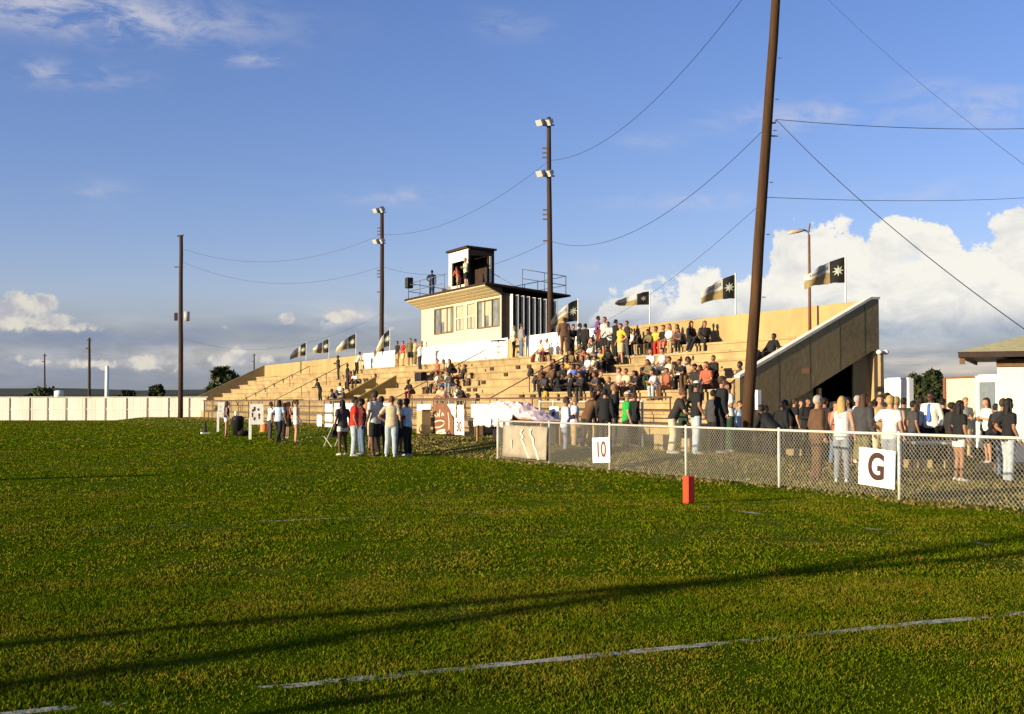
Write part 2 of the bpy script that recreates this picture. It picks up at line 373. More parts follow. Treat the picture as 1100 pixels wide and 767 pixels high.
# ------------------------------------------------------------------ grass blades (nobody could count them)
def grass():
    P, W, Hh, T = [], [], [], []
    def field(n, z0, z1, wscale, h0, h1):
        q = rng.random(n); Z = np.sqrt(z0 * z0 + q * (z1 * z1 - z0 * z0)); a = (rng.random(n) - .5) * .90
        X = Z * a
        x = X * RX + Z * DX; y = X * RY + Z * DY
        keep = (x < np.where(y > 44, 19.6, 14.4) + rng.normal(0, .35, n)); x, y, Z = x[keep], y[keep], Z[keep]
        cl = np.sin(x * 2.1 + np.sin(y * 1.7) * 1.3) * np.sin(y * 2.6 + np.sin(x * 1.9)) + .6 * np.sin(x * 6.3 + y * 2.2) * np.sin(y * 7.1 - x * 1.1)
        keep = rng.random(len(x)) < np.clip(.66 + .34 * cl, .22, 1); x, y, Z, cl = x[keep], y[keep], Z[keep], cl[keep]
        # few blades survive on the chalk
        on = (np.abs(y - 7.0) < .07) & (rng.random(len(x)) < .62); x, y, Z, cl = x[~on], y[~on], Z[~on], cl[~on]
        P.append(np.stack([x, y], 1)); W.append(wscale * (.7 + .6 * rng.random(len(x)))); Hh.append((h0 + (h1 - h0) * rng.random(len(x))) * np.clip(.75 + .3 * cl, .45, 1.3))
    field(330000, 5.6, 11.5, .0042, .012, .034)
    field(240000, 11.5, 22, .0075, .012, .036)
    field(150000, 22, 45, .015, .014, .04)
    field(150000, 43, 112, .042, .02, .05)
    p = np.concatenate(P); wd = np.concatenate(W); h = np.concatenate(Hh); n = len(p)
    az = rng.random(n) * 2 * np.pi; lean = rng.normal(0, .55, (n, 2)) * h[:, None]
    v = np.zeros((n, 3, 3), np.float32)
    g0 = np.array([gz(a_, b_) if a_ > 14.3 else 0.0 for a_, b_ in p]); v[:, :, 2] += g0[:, None]; h = h + g0
    dx, dy = np.cos(az) * wd, np.sin(az) * wd
    v[:, 0, 0] = p[:, 0] - dx; v[:, 0, 1] = p[:, 1] - dy; v[:, 1, 0] = p[:, 0] + dx; v[:, 1, 1] = p[:, 1] + dy
    v[:, 2, 0] = p[:, 0] + lean[:, 0]; v[:, 2, 1] = p[:, 1] + lean[:, 1]; v[:, 2, 2] = h
    me = bpy.data.meshes.new('grass'); me.vertices.add(n * 3); me.vertices.foreach_set('co', v.ravel())
    me.loops.add(n * 3); me.loops.foreach_set('vertex_index', np.arange(n * 3, dtype=np.int32))
    me.polygons.add(n); me.polygons.foreach_set('loop_start', np.arange(0, n * 3, 3, dtype=np.int32)); me.polygons.foreach_set('loop_total', np.full(n, 3, np.int32))
    lowf = np.sin(p[:, 0] * 1.3 + np.sin(p[:, 1] * .9) * 1.6) * np.sin(p[:, 1] * 1.5 + np.sin(p[:, 0] * .7) * 1.9) + .7 * np.sin(p[:, 0] * 4.1 + p[:, 1] * 2.7) * np.sin(p[:, 1] * 4.9 - p[:, 0] * 2.3)
    tone = np.clip(rng.random(n) + .20 * lowf + .02, 0, .999)
    cols = [((.048, .080, .002), .36), ((.092, .124, .003), .32), ((.150, .155, .006), .18), ((.19, .135, .018), .14)]
    idx = np.searchsorted(np.cumsum([c[1] for c in cols]), tone).clip(0, 3).astype(np.int32)
    for k, (c, _) in enumerate(cols): me.materials.append(mat('grass_blade_%d' % k, c, .9, .3, 3.0, spec=0.0))
    me.polygons.foreach_set('material_index', idx); me.update(); me.validate()
    o = link('grass', me); o['kind'] = 'stuff'; return o
grass()
def dry_grass():          # thin trodden grass and litter on the verge behind the fence
    r = np.random.default_rng(5); n = 130000; y = 6 + 104 * r.random(n) ** 1.4; x = 14.1 + 7.6 * r.random(n)
    keep = r.random(n) < np.clip(.5 + .6 * np.sin(x * 1.9 + np.sin(y * .8)) * np.sin(y * .9), .08, 1) * np.where((y > 44) & (x < 19.6), .10, 1); x, y = x[keep], y[keep]; n = len(x)
    z = np.array([gz(a_, b_) for a_, b_ in zip(x, y)]); wd = .018 + .0006 * y; h = .02 + .04 * r.random(n); a = r.random(n) * 6.28; v = np.zeros((n, 3, 3), np.float32)
    v[:, 0] = np.stack([x - np.cos(a) * wd, y - np.sin(a) * wd, z], 1); v[:, 1] = np.stack([x + np.cos(a) * wd, y + np.sin(a) * wd, z], 1); v[:, 2] = np.stack([x + r.normal(0, .03, n), y + r.normal(0, .03, n), z + h], 1)
    me = bpy.data.meshes.new('dry_grass'); me.from_pydata(v.reshape(-1, 3), [], np.arange(n * 3).reshape(-1, 3).tolist())
    for k, c in enumerate(((.26, .19, .07), (.17, .14, .04), (.09, .10, .02))): me.materials.append(mat('dry_blade_%d' % k, c, .9, .3, 3.0, spec=0.0))
    me.polygons.foreach_set('material_index', r.integers(0, 3, n).astype(np.int32)); me.update(); o = link('dry_grass', me); o['kind'] = 'stuff'
dry_grass()

# ------------------------------------------------------------------ far land
def hills(name, dist, a0, a1, hfun, m, seed):
    mb = MB(); n = 160; vs = []
    for i in range(n + 1):
        a = a0 + (a1 - a0) * i / n
        for (dd, hh) in ((dist, 0), (dist + .06 * dist, hfun(a)), (dist + .35 * dist, 0)):
            X = math.tan(a) * dd; vs.append((X * RX + dd * DX, X * RY + dd * DY, hh - (1 if hh == 0 else 0)))
    mb.add(vs, [(3 * i + k, 3 * i + 3 + k, 3 * i + 4 + k, 3 * i + 1 + k) for i in range(n) for k in (0, 1)])
    return struct(mb.build(name, m, smooth=True))
n1, n2 = noise1(3), noise1(9)
hills('far_hills', 2600, -.62, .62, lambda a: 2600 * (.0128 + .0028 * n1(a * 9) + .0006 * n2(a * 60)), mat('far_hill', (.050, .062, .040), .95, .25, .01), 1)
hills('near_hills', 700, -.62, .62, lambda a: 700 * (.0092 + .0020 * n2(a * 14) + .0016 * n1(a * 120) + .0008 * n2(a * 310)), mat('near_hill', (.028, .034, .016), .95, .4, .05), 2)

# ------------------------------------------------------------------ trees
leafm = [mat('leaf_dark', (.022, .036, .010), .8, .3, 2), mat('leaf_mid', (.032, .046, .012), .8, .3, 2), mat('leaf_light', (.052, .060, .015), .8, .3, 2)]
bark = mat('bark', (.10, .065, .04), .9, .3, 8, .4)
def tree(label, base, h, wd, seed, leaf=.35, n=1500, group=None, trunk_frac=.25):
    r = random.Random(seed); t = thing('tree', label, 'tree', base, r.uniform(0, 6), group)
    mb = MB(); mb.tube([(0, 0, -.3), (.02 * h, 0, .3 * h), (0, .03 * h, .6 * h)], [.035 * h, .025 * h, .012 * h], 8)
    for k in range(6):
        a = k * 1.05 + r.uniform(-.3, .3); mb.tube([(0, 0, (.22 + .05 * k) * h), (math.cos(a) * wd * .2, math.sin(a) * wd * .2, (.42 + .05 * k) * h), (math.cos(a) * wd * .38, math.sin(a) * wd * .38, (.5 + .06 * k) * h)], [.014 * h, .01 * h, .004 * h], 6)
    mb.build('trunk', bark, t, True)
    lobes = []
    for k in range(16):
        a = r.uniform(0, 6.28); q = math.sqrt(r.random()); z = r.uniform(trunk_frac + .12, .9)
        prof = math.sin(math.pi * min(1, max(.05, (z - trunk_frac) / (1.02 - trunk_frac))) ** .8)
        lobes.append((math.cos(a) * q * wd * .38 * prof, math.sin(a) * q * wd * .38 * prof, z * h, r.uniform(.11, .2) * wd, r.randrange(3)))
    mb = MB()
    for i in range(n):
        lx, ly, lz, lr, tone = r.choice(lobes)
        d = Vector((r.gauss(0, 1), r.gauss(0, 1), r.gauss(0, 1))).normalized() * lr * r.uniform(.45, 1.15)
        c = Vector((lx, ly, lz)) + d; c.z = max(c.z, trunk_frac * h)
        a = Vector((r.gauss(0, 1), r.gauss(0, 1), r.gauss(0, 1))).normalized() * leaf * r.uniform(.6, 1.3); b2 = a.cross(Vector((r.gauss(0, 1), r.gauss(0, 1), r.gauss(0, 1)))).normalized() * leaf * r.uniform(.5, 1)
        mb.cur = tone if r.random() < .7 else r.randrange(3)
        mb.add([c - a, c + b2 * .6, c + a, c - b2 * .6], [(0, 1, 2, 3)])
    mb.build('crown', leafm, t)
    return t
def tree_px(label, px, ybase, ytop, wpx, Z, seed, **k):
    b = at_depth(px, 432 + 10, Z); h = EYE + (432 - ytop) / F * Z
    return tree(label, (b[0], b[1], gz(b[0], b[1]) if Z < 100 else 0), h, wpx / F * Z, seed, **k)
tree_px('dark bushy tree at the far end of the grandstand', 240, 440, 396, 50, 150, 5, leaf=.5, n=4200, trunk_frac=.1)
tree_px('small round dark tree behind the white board fence beside the tall pole', 168, 440, 411, 19, 190, 6, leaf=.4, n=1200, trunk_frac=.08)
tree_px('low spreading dark tree behind the left part of the white board fence', 45, 440, 419, 42, 260, 8, leaf=.6, n=1000, trunk_frac=.05)
tree_px('low dark tree behind the white board fence right of the white post', 137, 440, 419, 26, 240, 10, leaf=.6, n=900, trunk_frac=.05)
tree_px('dark green bushy tree between the white panel wall and the cream door panel', 1001, 440, 408, 50, 70, 12, leaf=.24, n=6500, trunk_frac=.05)
tree_px('lower dark green tree just right of the white panel wall', 982, 440, 411, 46, 75, 13, leaf=.24, n=5000, trunk_frac=.05)
# ------------------------------------------------------------------ grandstand
U0, U1, VB = 33.9, 121.0, 30.0
def lev(k): return 4.08 - .4 * k               # tread height of row k, 0 at the top, 8 = front walkway
def edge(k): return 29.2 - .82 * k if k < 8 else 21.8
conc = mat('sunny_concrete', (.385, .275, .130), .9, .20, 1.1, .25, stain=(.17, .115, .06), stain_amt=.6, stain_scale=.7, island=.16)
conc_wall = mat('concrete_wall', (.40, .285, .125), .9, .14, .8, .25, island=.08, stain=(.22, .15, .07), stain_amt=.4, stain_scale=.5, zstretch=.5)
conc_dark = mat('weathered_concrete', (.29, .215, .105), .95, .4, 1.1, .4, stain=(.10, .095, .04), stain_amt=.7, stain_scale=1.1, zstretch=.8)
wpaint = mat('white_paint', (.80, .78, .72), .7, .06, 2)
rust = mat('brown_pipe', (.13, .065, .035), .7, .3, 5)
shade_mat = mat('shade_black', (.02, .016, .012), .95)  # near-black colour put in where only shade would be seen
stand = thing('grandstand', 'long stepped concrete grandstand facing the field', 'grandstand', (0, 0, 0))
for k in range(9):
    mb = MB(); h = lev(k); zb = h - .62 if k else h - .6
    x0, x1 = edge(k), (edge(k - 1) + .03 if k else VB - .002)
    n = 29; seg = (U1 - U0 - .5) / n
    for i in range(n):
        y0 = U0 + .25 + i * seg
        dz = random.uniform(-.006, .006)
        mb.box((x0 + random.uniform(-.012, .012), y0 + .006, max(zb, -.1)), (x1, y0 + seg - .006, h + dz))
    mb.build('seating_row', conc, stand, bevel=.018)
    mb = MB()
    for i in range(n):            # shadow gap under the overhanging nosing of each tread
        pass
    # overhanging plank edge along the tread
    for i in range(n):
        y0 = U0 + .25 + i * seg
        mb.box((x0 - .06 + random.uniform(-.008, .008), y0 + .012, h - .095), (x0 - .013, y0 + seg - .012, h - .008))
    mb.build('nosing', conc, stand)
mb = MB(); mb.box((21.83, U0 + .25, -.1), (VB - .003, U1 - .25, .30)); 
for k in range(9): mb.box((edge(k) + .35, U0 + .27, .2), (VB - .004, U1 - .27, lev(k) - .15))
mb.build('core', conc_dark, stand)
mb = MB(); n = 24; seg = (U1 - U0) / n
for i in range(n): mb.box((VB + random.uniform(0, .006), U0 + i * seg + .004, 0), (VB + .22, U0 + (i + 1) * seg - .004, 5.22))
mb.build('back_wall', conc_wall, stand, bevel=.015)
# right end wall: sloping parapet with an opening underneath
pts = [(24.3, .55), (25.0, .92), (29.95, 3.42), (30.24, 3.44), (30.24, 5.24), (29.9, 5.22), (24.7, 2.62), (24.3, 2.42)]
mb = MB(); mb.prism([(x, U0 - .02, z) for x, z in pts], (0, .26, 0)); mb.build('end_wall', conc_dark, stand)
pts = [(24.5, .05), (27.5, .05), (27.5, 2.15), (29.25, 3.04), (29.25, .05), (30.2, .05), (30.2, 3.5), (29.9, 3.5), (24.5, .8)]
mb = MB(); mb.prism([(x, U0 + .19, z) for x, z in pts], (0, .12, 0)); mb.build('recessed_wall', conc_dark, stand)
for x in (25.9, 27.2, 28.5, 29.6):        # form joints in the poured wall
    z0, z1 = .92 + (x - 25.0) * .505, 2.62 + (x - 24.7) * .5
    mb = MB(); mb.box((x - .008, U0 - .024, z0 + .04), (x + .008, U0 - .0201, z1 - .05)); mb.build('form_joint', mat('joint_dark', (.05, .045, .02), .95), stand)
mb = MB(); mb.prism([(24.27, U0 - .05, 2.42), (24.7, U0 - .05, 2.626), (29.9, U0 - .05, 5.226), (30.28, U0 - .05, 5.246), (30.28, U0 - .05, 5.32), (29.88, U0 - .05, 5.31), (24.66, U0 - .05, 2.71), (24.27, U0 - .05, 2.51)], (0, .32, 0)); mb.build('coping', mat('sunlit_white_coping', (.64, .61, .52), .85, .2, 3), stand)  # white paint, its brightness standing partly for sun on the top edge
mb = MB(); mb.box((27.2, U0 + 1.6, .1), (29.6, U0 + 1.7, 3.2)); mb.build('recess_shade', shade_mat, stand)  # near-black sheet added behind the opening in place of its shade
mb = MB(); mb.box((27.62, U0 + .05, .02), (27.74, U0 + .17, 2.1)); mb.build('prop_post', mat('bare_timber', (.42, .27, .10), .8), stand)
# left end wall
pts = [(22.6, .1), (VB + .24, .1), (VB + .24, 5.24), (29.9, 5.22), (22.6, 1.72)]
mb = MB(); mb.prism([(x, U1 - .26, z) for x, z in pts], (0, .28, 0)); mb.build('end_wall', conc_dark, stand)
# parapets of the stairway through the seating
for yy in (73.4, 77.3):
    mb = MB(); mb.prism([(23.7, yy, .9), (26.6, yy, 2.4), (26.6, yy, 3.30), (23.7, yy, 1.68)], (0, .28, 0)); mb.build('stair_parapet', mat('parapet_concrete', (.23, .165, .055), .95, .3, 1.2, .3, stain=(.10, .09, .035), stain_amt=.6), stand)  # concrete darker and more olive than the seating rows
# drain slots in the risers
for (px, k) in ((519, 3), (543, 2), (556, 1), (503, 4), (866, 3), (733, 3), (746, 3), (352, 5), (361, 4), (378, 3), (560, 5), (572, 5), (510, 4.0), (528, 1), (568, 1)):
    k = int(k); p = on_x(px, 420, edge(k) - .06)
    mb = MB(); mb.box((edge(k) - .072, p[1] - .22, lev(k) - .30), (edge(k) - .01, p[1] + .22, lev(k) - .12)); mb.build('drain_slot', mat('slot_brown', (.06, .03, .018), .9), stand)
# rail along the walkway
mb = MB(); mb.tube([(21.9, U0 + .4, 1.78), (21.9, 72, 1.78)], .032); mb.tube([(21.9, U0 + .4, 1.34), (21.9, 72, 1.34)], .022); mb.tube([(21.9, 78, 1.78), (21.9, U1 - .6, 1.78)], .032)
rail = mb.build('front_rail', rust, stand, True)
y = U0 + .5
while y < U1 - 1:
    if not 71 < y < 79:
        mb = MB(); mb.tube([(21.92, y, .84), (21.92, y, 1.77)], .028, 6); mb.build('rail_post', rust, rail)
    y += 3.4
# handrails up the aisles
for yy in (51.8, 64.8, 90.6, 101.0):
    mb = MB(); a, b = (23.3, lev(8) + .92), (28.9, lev(0) + .55)
    mb.tube([(a[0], yy, lev(8) + .05), (a[0], yy, a[1]), (b[0], yy, b[1]), (b[0], yy, lev(0))], .028, 6)
    for q in (.36, .7):
        x = a[0] + (b[0] - a[0]) * q; z = a[1] + (b[1] - a[1]) * q; k = next(i for i in range(9) if edge(i) <= x)
        mb.tube([(x, yy, lev(k)), (x, yy, z)], .024, 6)
    mb.build('aisle_handrail', rust, stand, True)

# ------------------------------------------------------------------ white sheets taped over the top wall
paper = mat('white_paper', (.82, .80, .76), .8, .04, 1.5)
def sheet(px0, px1, label, z0=4.10, z1=5.30, m=paper):
    y0, y1 = on_x(px0, 385, VB - .05)[1], on_x(px1, 385, VB - .05)[1]; f = noise1(int(px0))
    n = 30; vs = []
    for i in range(n + 1):
        y = y0 + (y1 - y0) * i / n; s = .015 * f(y * 2)
        for z, q in ((z0 + .06 * f(y * 1.1 + 3), 1), ((z0 + z1) / 2, .4), (z1 + .02 * f(y), 0)):
            vs.append((VB - .022 - abs(s) - .03 * q * abs(f(y * 3)), y, z))
        vs.append((VB + .10, y, z1 + .012))
    mb = MB(); mb.add(vs, [(4 * i + k, 4 * i + k + 1, 4 * i + k + 5, 4 * i + k + 4) for i in range(n) for k in range(3)])
    o = mb.build('paper_banner', m, None, True); sm = o.modifiers.new('s', 'SOLIDIFY'); sm.thickness = .006
    return tag(o, label, 'banner', 'blank white paper sheets along the top wall')
sheet(389.5, 424, 'blank white paper sheet on the top wall left of the press box')
sheet(451, 545, 'long blank white paper sheet on the top wall below the press box windows')
sheet(564, 602, 'blank white paper sheet on the top wall below the striped side of the press box')
sheet(612, 648, 'blank white paper sheet on the top wall right of the press box behind the crowd', 4.5, 5.3)

# ------------------------------------------------------------------ press box behind the top wall
PB0, PB1, PF, PR = 66.0, 79.0, 30.45, 34.1
cream = mat('cream_siding', (.60, .51, .36), .75, .05, 2)
cream_soffit = mat('soffit_boards', (.54, .43, .24), .8, .1, 3)
brown = mat('dark_brown_trim', (.035, .02, .015), .7, .3, 3)
pane = mat('window_glass', (.16, .17, .17), .12, .5, 1.2, spec=.6)
curtain = mat('pale_curtain', (.40, .37, .27), .85, .15, 3)
pb = thing('press_box', 'cream press box with striped metal side rising behind the top wall of the grandstand', 'press box', (0, 0, 0))
def zroof(x): return 8.50 - .10 * (x - 29.3)
def zwall(x): return zroof(x) - .30
W0, W1 = 6.15, 7.72    # window sill and head
wins = []
for a, b in ((467, 487), (490, 498.5), (502, 510.5), (513, 536.5)):
    wins.append((on_x(b, 340, PF)[1], on_x(a, 340, PF)[1]))
wins.sort()
mb = MB(); ed = [PB0] + [q for wv in wins for q in wv] + [PB1]
for i in range(0, len(ed), 2): mb.box((PF, ed[i], 4.6), (PF + .14, ed[i + 1], zwall(PF)))
for a, b in wins: mb.box((PF, a, 4.6), (PF + .14, b, W0)); mb.box((PF, a, W1), (PF + .14, b, zwall(PF)))
mb.build('front_wall', cream, pb)
mb = MB(); mb.box((PF + .02, PB0 + .03, 4.6), (PR, PB1 - .03, 5.3)); mb.box((PR - .1, PB0 + .03, 5.3), (PR, PB1 - .03, zwall(PR)))
mb.prism([(PF + .16, PB1 - .13, 5.3), (PR - .11, PB1 - .13, 5.3), (PR - .11, PB1 - .13, zwall(PR)), (PF + .16, PB1 - .13, zwall(PF + .16))], (0, .1, 0)); mb.build('rear_walls', brown, pb)
for i, (a, b) in enumerate(wins):
    mb = MB()
    for lo, hi in (((PF - .035, a - .05, W0 - .07), (PF + .1, b + .05, W0 - .003)), ((PF - .035, a - .05, W1 + .003), (PF + .1, b + .05, W1 + .07)), ((PF - .035, a - .05, W0 - .002), (PF + .1, a + .02, W1 + .002)), ((PF - .035, b - .02, W0 - .002), (PF + .1, b + .05, W1 + .002))): mb.box(lo, hi)
    if i == 0 or i == 3:
        for q in (1 / 3, 2 / 3): y = a + (b - a) * q; mb.box((PF - .02, y - .035, W0), (PF + .09, y + .035, W1))
    else: mb.box((PF - .02, a + .02, 6.9), (PF + .09, b - .02, 6.97))
    fr = mb.build('window', mat('window_frame_brown', (.16, .09, .04), .6) if i in (0, 3) else cream, pb)
    mb = MB(); mb.box((PF + .05, a + .021, W0), (PF + .06, b - .021, W1)); mb.build('pane', pane, fr)
    mb = MB(); k = 6
    for j in range(k):                    # light blinds pulled part of the way down
        y = a + .04 + (b - a - .08) * j / k; zb = W0 + (.05 if j % 3 else .7) * (1 if i in (0, 3) else 1.2)
        if (i == 0 and j in (0, 1, 5)) or (i == 3 and j in (0, 4, 5)): continue
        mb.box((PF + .034, y + .01, zb), (PF + .046, y + (b - a - .08) / k - .01, W1 - .03))
    mb.build('blind', curtain, fr)
for lo, hi in (((PF - .03, PB0, 5.15), (PF - .002, PB0 + .14, zwall(PF) - .02)), ((PF - .03, PB1 - .14, 5.15), (PF - .002, PB1, zwall(PF) - .02)), ((PF - .025, 71.6, 5.3), (PF - .002, 71.7, 6.1))):
    mb = MB(); mb.box(lo, hi); mb.build('corner_board', mat('pale_trim', (.62, .52, .32), .7), pb)
# ribbed metal side, bare ribs over dark brown sheets
mb = MB(); mb.prism([(PF + .005, PB0 - .02, 4.7), (PR, PB0 - .02, 4.7), (PR, PB0 - .02, zwall(PR)), (PF + .005, PB0 - .02, zwall(PF))], (0, .04, 0))
sd = mb.build('side_wall', brown, pb)
mb = MB(); n = 9
for i in range(n):
    x = PF + .62 + (PR - PF - .70) * i / (n - 1); wv = .10
    if i == n - 1: x -= .06
    mb.prism([(x - wv, PB0 - .021, 4.75), (x - wv * .8, PB0 - .34, 4.75), (x - wv * .4, PB0 - .34, 4.75), (x - wv * .2, PB0 - .021, 4.75)], (0, 0, zwall(x) - 4.80))
mb.build('siding_ribs', mat('white_metal_siding', (.80, .76, .66), .5, .05), sd)
# roof, soffit, fascia
mb = MB(); mb.prism([(29.26, PB0 - .35, zroof(29.26)), (34.85, PB0 - .35, zroof(34.85)), (34.85, PB0 - .35, zroof(34.85) + .11), (29.26, PB0 - .35, zroof(29.26) + .11)], (0, PB1 - PB0 + .6, 0)); mb.build('roof', brown, pb)
mb = MB()
zf, zw2 = zroof(29.3) - .004, zwall(PF) - .12
for i in range(4):
    a, b = i / 4 + .03, (i + 1) / 4 - .03
    x0, x1 = 29.3 + (PF - .04 - 29.3) * a, 29.3 + (PF - .04 - 29.3) * b; z0, z1 = zf + (zw2 - zf) * a, zf + (zw2 - zf) * b
    mb.prism([(x0, PB0 - .05, z0 - .06), (x1, PB0 - .05, z1 - .06), (x1, PB0 - .05, z1), (x0, PB0 - .05, z0)], (0, PB1 - PB0 + .1, 0))
mb.build('soffit', cream_soffit, pb)
mb = MB(); mb.prism([(29.3, PB0 - .1, zf), (PF, PB0 - .1, zw2), (PF, PB0 - .1, zf - .001)], (0, PB1 - PB0 + .2, 0)); mb.build('eave_backing', brown, pb)
# filming tower on the roof
TA, TB = 69.4, 72.5; zt = zroof(30.2) + .11
TX0, TX1 = 29.75, 31.5
cre2 = mat('tower_paint', (.76, .70, .56), .7)
mb = MB()
mb.box((TX0, TA, zt - .12), (TX0 + .1, TA + .55, 11.0)); mb.box((TX0, TB - .45, zt - .12), (TX0 + .1, TB, 11.0)); mb.box((TX0, TA + .55, 10.35), (TX0 + .1, TB - .45, 11.0)); mb.box((TX0, TA + .55, zt - .12), (TX0 + .1, TB - .45, zt + .35))
tw = mb.build('tower_front', cre2, pb)
mb = MB(); mb.box((TX0 + .003, TA - .012, zt - .1), (TX0 + .16, TA + .08, 10.95)); mb.box((TX1 - .45, TA - .012, zt - .1), (TX1, TA + .08, 10.95)); mb.box((TX1 - .08, TA + .081, zt - .1), (TX1, TB, 10.95)); mb.box((TX0 + .11, TB - .1, zt - .1), (TX1 - .09, TB, 10.95)); mb.box((TX0 + .17, TA - .011, 10.6), (TX1 - .46, TA + .06, 10.95)); mb.build('tower_sides', brown, pb)
mb = MB(); mb.box((TX1 - .33, TA - .04, zt), (TX1 - .2, TA - .015, 10.6)); mb.build('tower_trim', cre2, pb)
mb = MB(); mb.prism([(TX0 - .15, TA - .15, 11.06), (TX1 + .12, TA - .15, 10.96), (TX1 + .12, TA - .15, 11.06), (TX0 - .15, TA - .15, 11.18)], (0, TB - TA + .3, 0)); mb.build('tower_roof', brown, pb)
# roof railing
gal = mat('dull_steel', (.16, .15, .15), .6, .2, 4, metal=.3)
mb = MB(); zr = lambda x: zroof(x) + .11
def railrun(pts, hts=(.55, 1.1)):
    for h in hts: mb.tube([(x, y, zr(x) + h) for x, y in pts], .024, 6)
    for (a, b) in zip(pts[:-1], pts[1:]):
        k = max(1, round(math.dist(a, b) / 1.9))
        for j in range(k + 1):
            x, y = a[0] + (b[0] - a[0]) * j / k, a[1] + (b[1] - a[1]) * j / k; mb.tube([(x, y, zr(x) - .02), (x, y, zr(x) + h)], .022, 6)
railrun([(29.5, TB + .1), (29.5, PB1 + .1), (34.6, PB1 + .1), (34.6, PB0 - .2), (31.7, PB0 - .2)])
mb.tube([(31.6, TA + .2, zr(31.6) + 1.15), (33.0, TA - 1.4, zr(33) + .05)], .022, 6)
mb.build('roof_railing', gal, pb, True)
p = on_x(439.5, 304, 29.35)
sp = thing('loudspeaker', 'black box loudspeaker bolted outside the left corner of the roof railing', 'loudspeaker', (p[0], p[1], p[2]))
mb = MB(); mb.box((-.22, -.22, -.36), (.22, .22, .36)); mb.build('cabinet', mat('black_plastic', (.012, .012, .016), .5), sp, bevel=.03)
mb = MB(); mb.box((-.235, -.19, -.33), (-.221, .19, .33)); mb.build('grille', mat('speaker_grille', (.03, .03, .035), .8), sp)
mb = MB(); mb.tube([(0, -.2, -.1), (.1, -.9, -.25)], .02, 6); mb.build('bracket', gal, sp)
for i, (px, lab) in enumerate(((475.5, 'small grey equipment case on the press box roof nearest the lone watcher'), (484, 'small grey equipment case on the press box roof beside the tower'))):
    q = on_x(px, 309, 29.85); c = thing('equipment_case', lab, 'case', (29.85, q[1], zroof(29.85) + .11))
    mb = MB(); mb.box((-.16, -.28, 0), (.16, .28, .30 + .08 * i)); mb.build('case_body', mat('grey_case', (.22, .2, .18), .6), c, bevel=.02)
    mb = MB(); mb.tube([(0, -.1, .3 + .08 * i), (0, -.1, .37 + .08 * i), (0, .1, .37 + .08 * i), (0, .1, .3 + .08 * i)], .014, 6); mb.build('handle', gal, c)
# white step table on the top walkway by the press box corner
q = on_x(540, 384, 28.9)
tb = thing('folding_table', 'white folding stand with a dark top on the top walkway below the press box corner', 'table', (28.6, q[1], lev(0) if False else lev(1) + .4))
mb = MB(); mb.box((-.28, -.55, .92), (.28, .55, .97)); mb.build('table_top', brown, tb)
for sx_ in (-.22, .22):
    for sy in (-.45, .45):
        mb = MB(); mb.tube([(sx_, sy, 0), (sx_ * .9, sy * .8, .92)], .026, 6); mb.build('leg', wpaint, tb)
mb = MB()
for z in (.3, .6): mb.box((-.2, -.42, z), (.2, .42, z + .03))
mb.build('shelf', wpaint, tb)
# dark box on a row right of the stair parapets
q = on_x(436, 412, 26.0); k = 3
cs = thing('equipment_box', 'black equipment box on the seating row right of the stair parapets', 'box', (26.95, q[1], lev(3)))
mb = MB(); mb.box((-.22, -.5, 0), (.22, .5, .5)); mb.build('box_body', mat('black_box', (.015, .012, .012), .6), cs, bevel=.03)
mb = MB(); mb.box((-.24, -.85, .505), (.24, .52, .56)); mb.build('lid', rust, cs)

# ------------------------------------------------------------------ lamp post and flags along the top wall
q = on_x(870, 357, 29.6)
lp = thing('lamp_post', 'thin brown lamp post rising from the top row at the right end of the grandstand', 'lamp post', (29.6, q[1], 4.08))
ht = on_x(870, 252, 29.6)[2] - 4.08
mb = MB(); mb.tube([(0, 0, 0), (0, 0, ht)], [.06, .045]); mb.build('pole', mat('lamp_pole', (.17, .08, .05), .6), lp, True)
mb = MB(); mb.tube([(0, 0, ht), (-.04, .02, ht + .12), (-.2, .1, ht + .2)], .03, 6); mb.tube([(-.02, 0, ht + .1), (.02, -.03, ht + .42)], .035, 6); mb.build('arm', gal, lp)
mb = MB(); mb.loft([[(-.18 - t + .0 + r * math.cos(a) * .5, .09 + t * .45 + r * math.sin(a), ht + .16 - t * .12 + r * math.cos(a) * .6) for a in [j * math.pi / 5 for j in range(10)]] for t, r in ((0, .08), (.12, .14), (.42, .17), (.5, .12))]); mb.build('lamp_head', mat('lamp_housing', (.50, .40, .30), .5), lp, True)

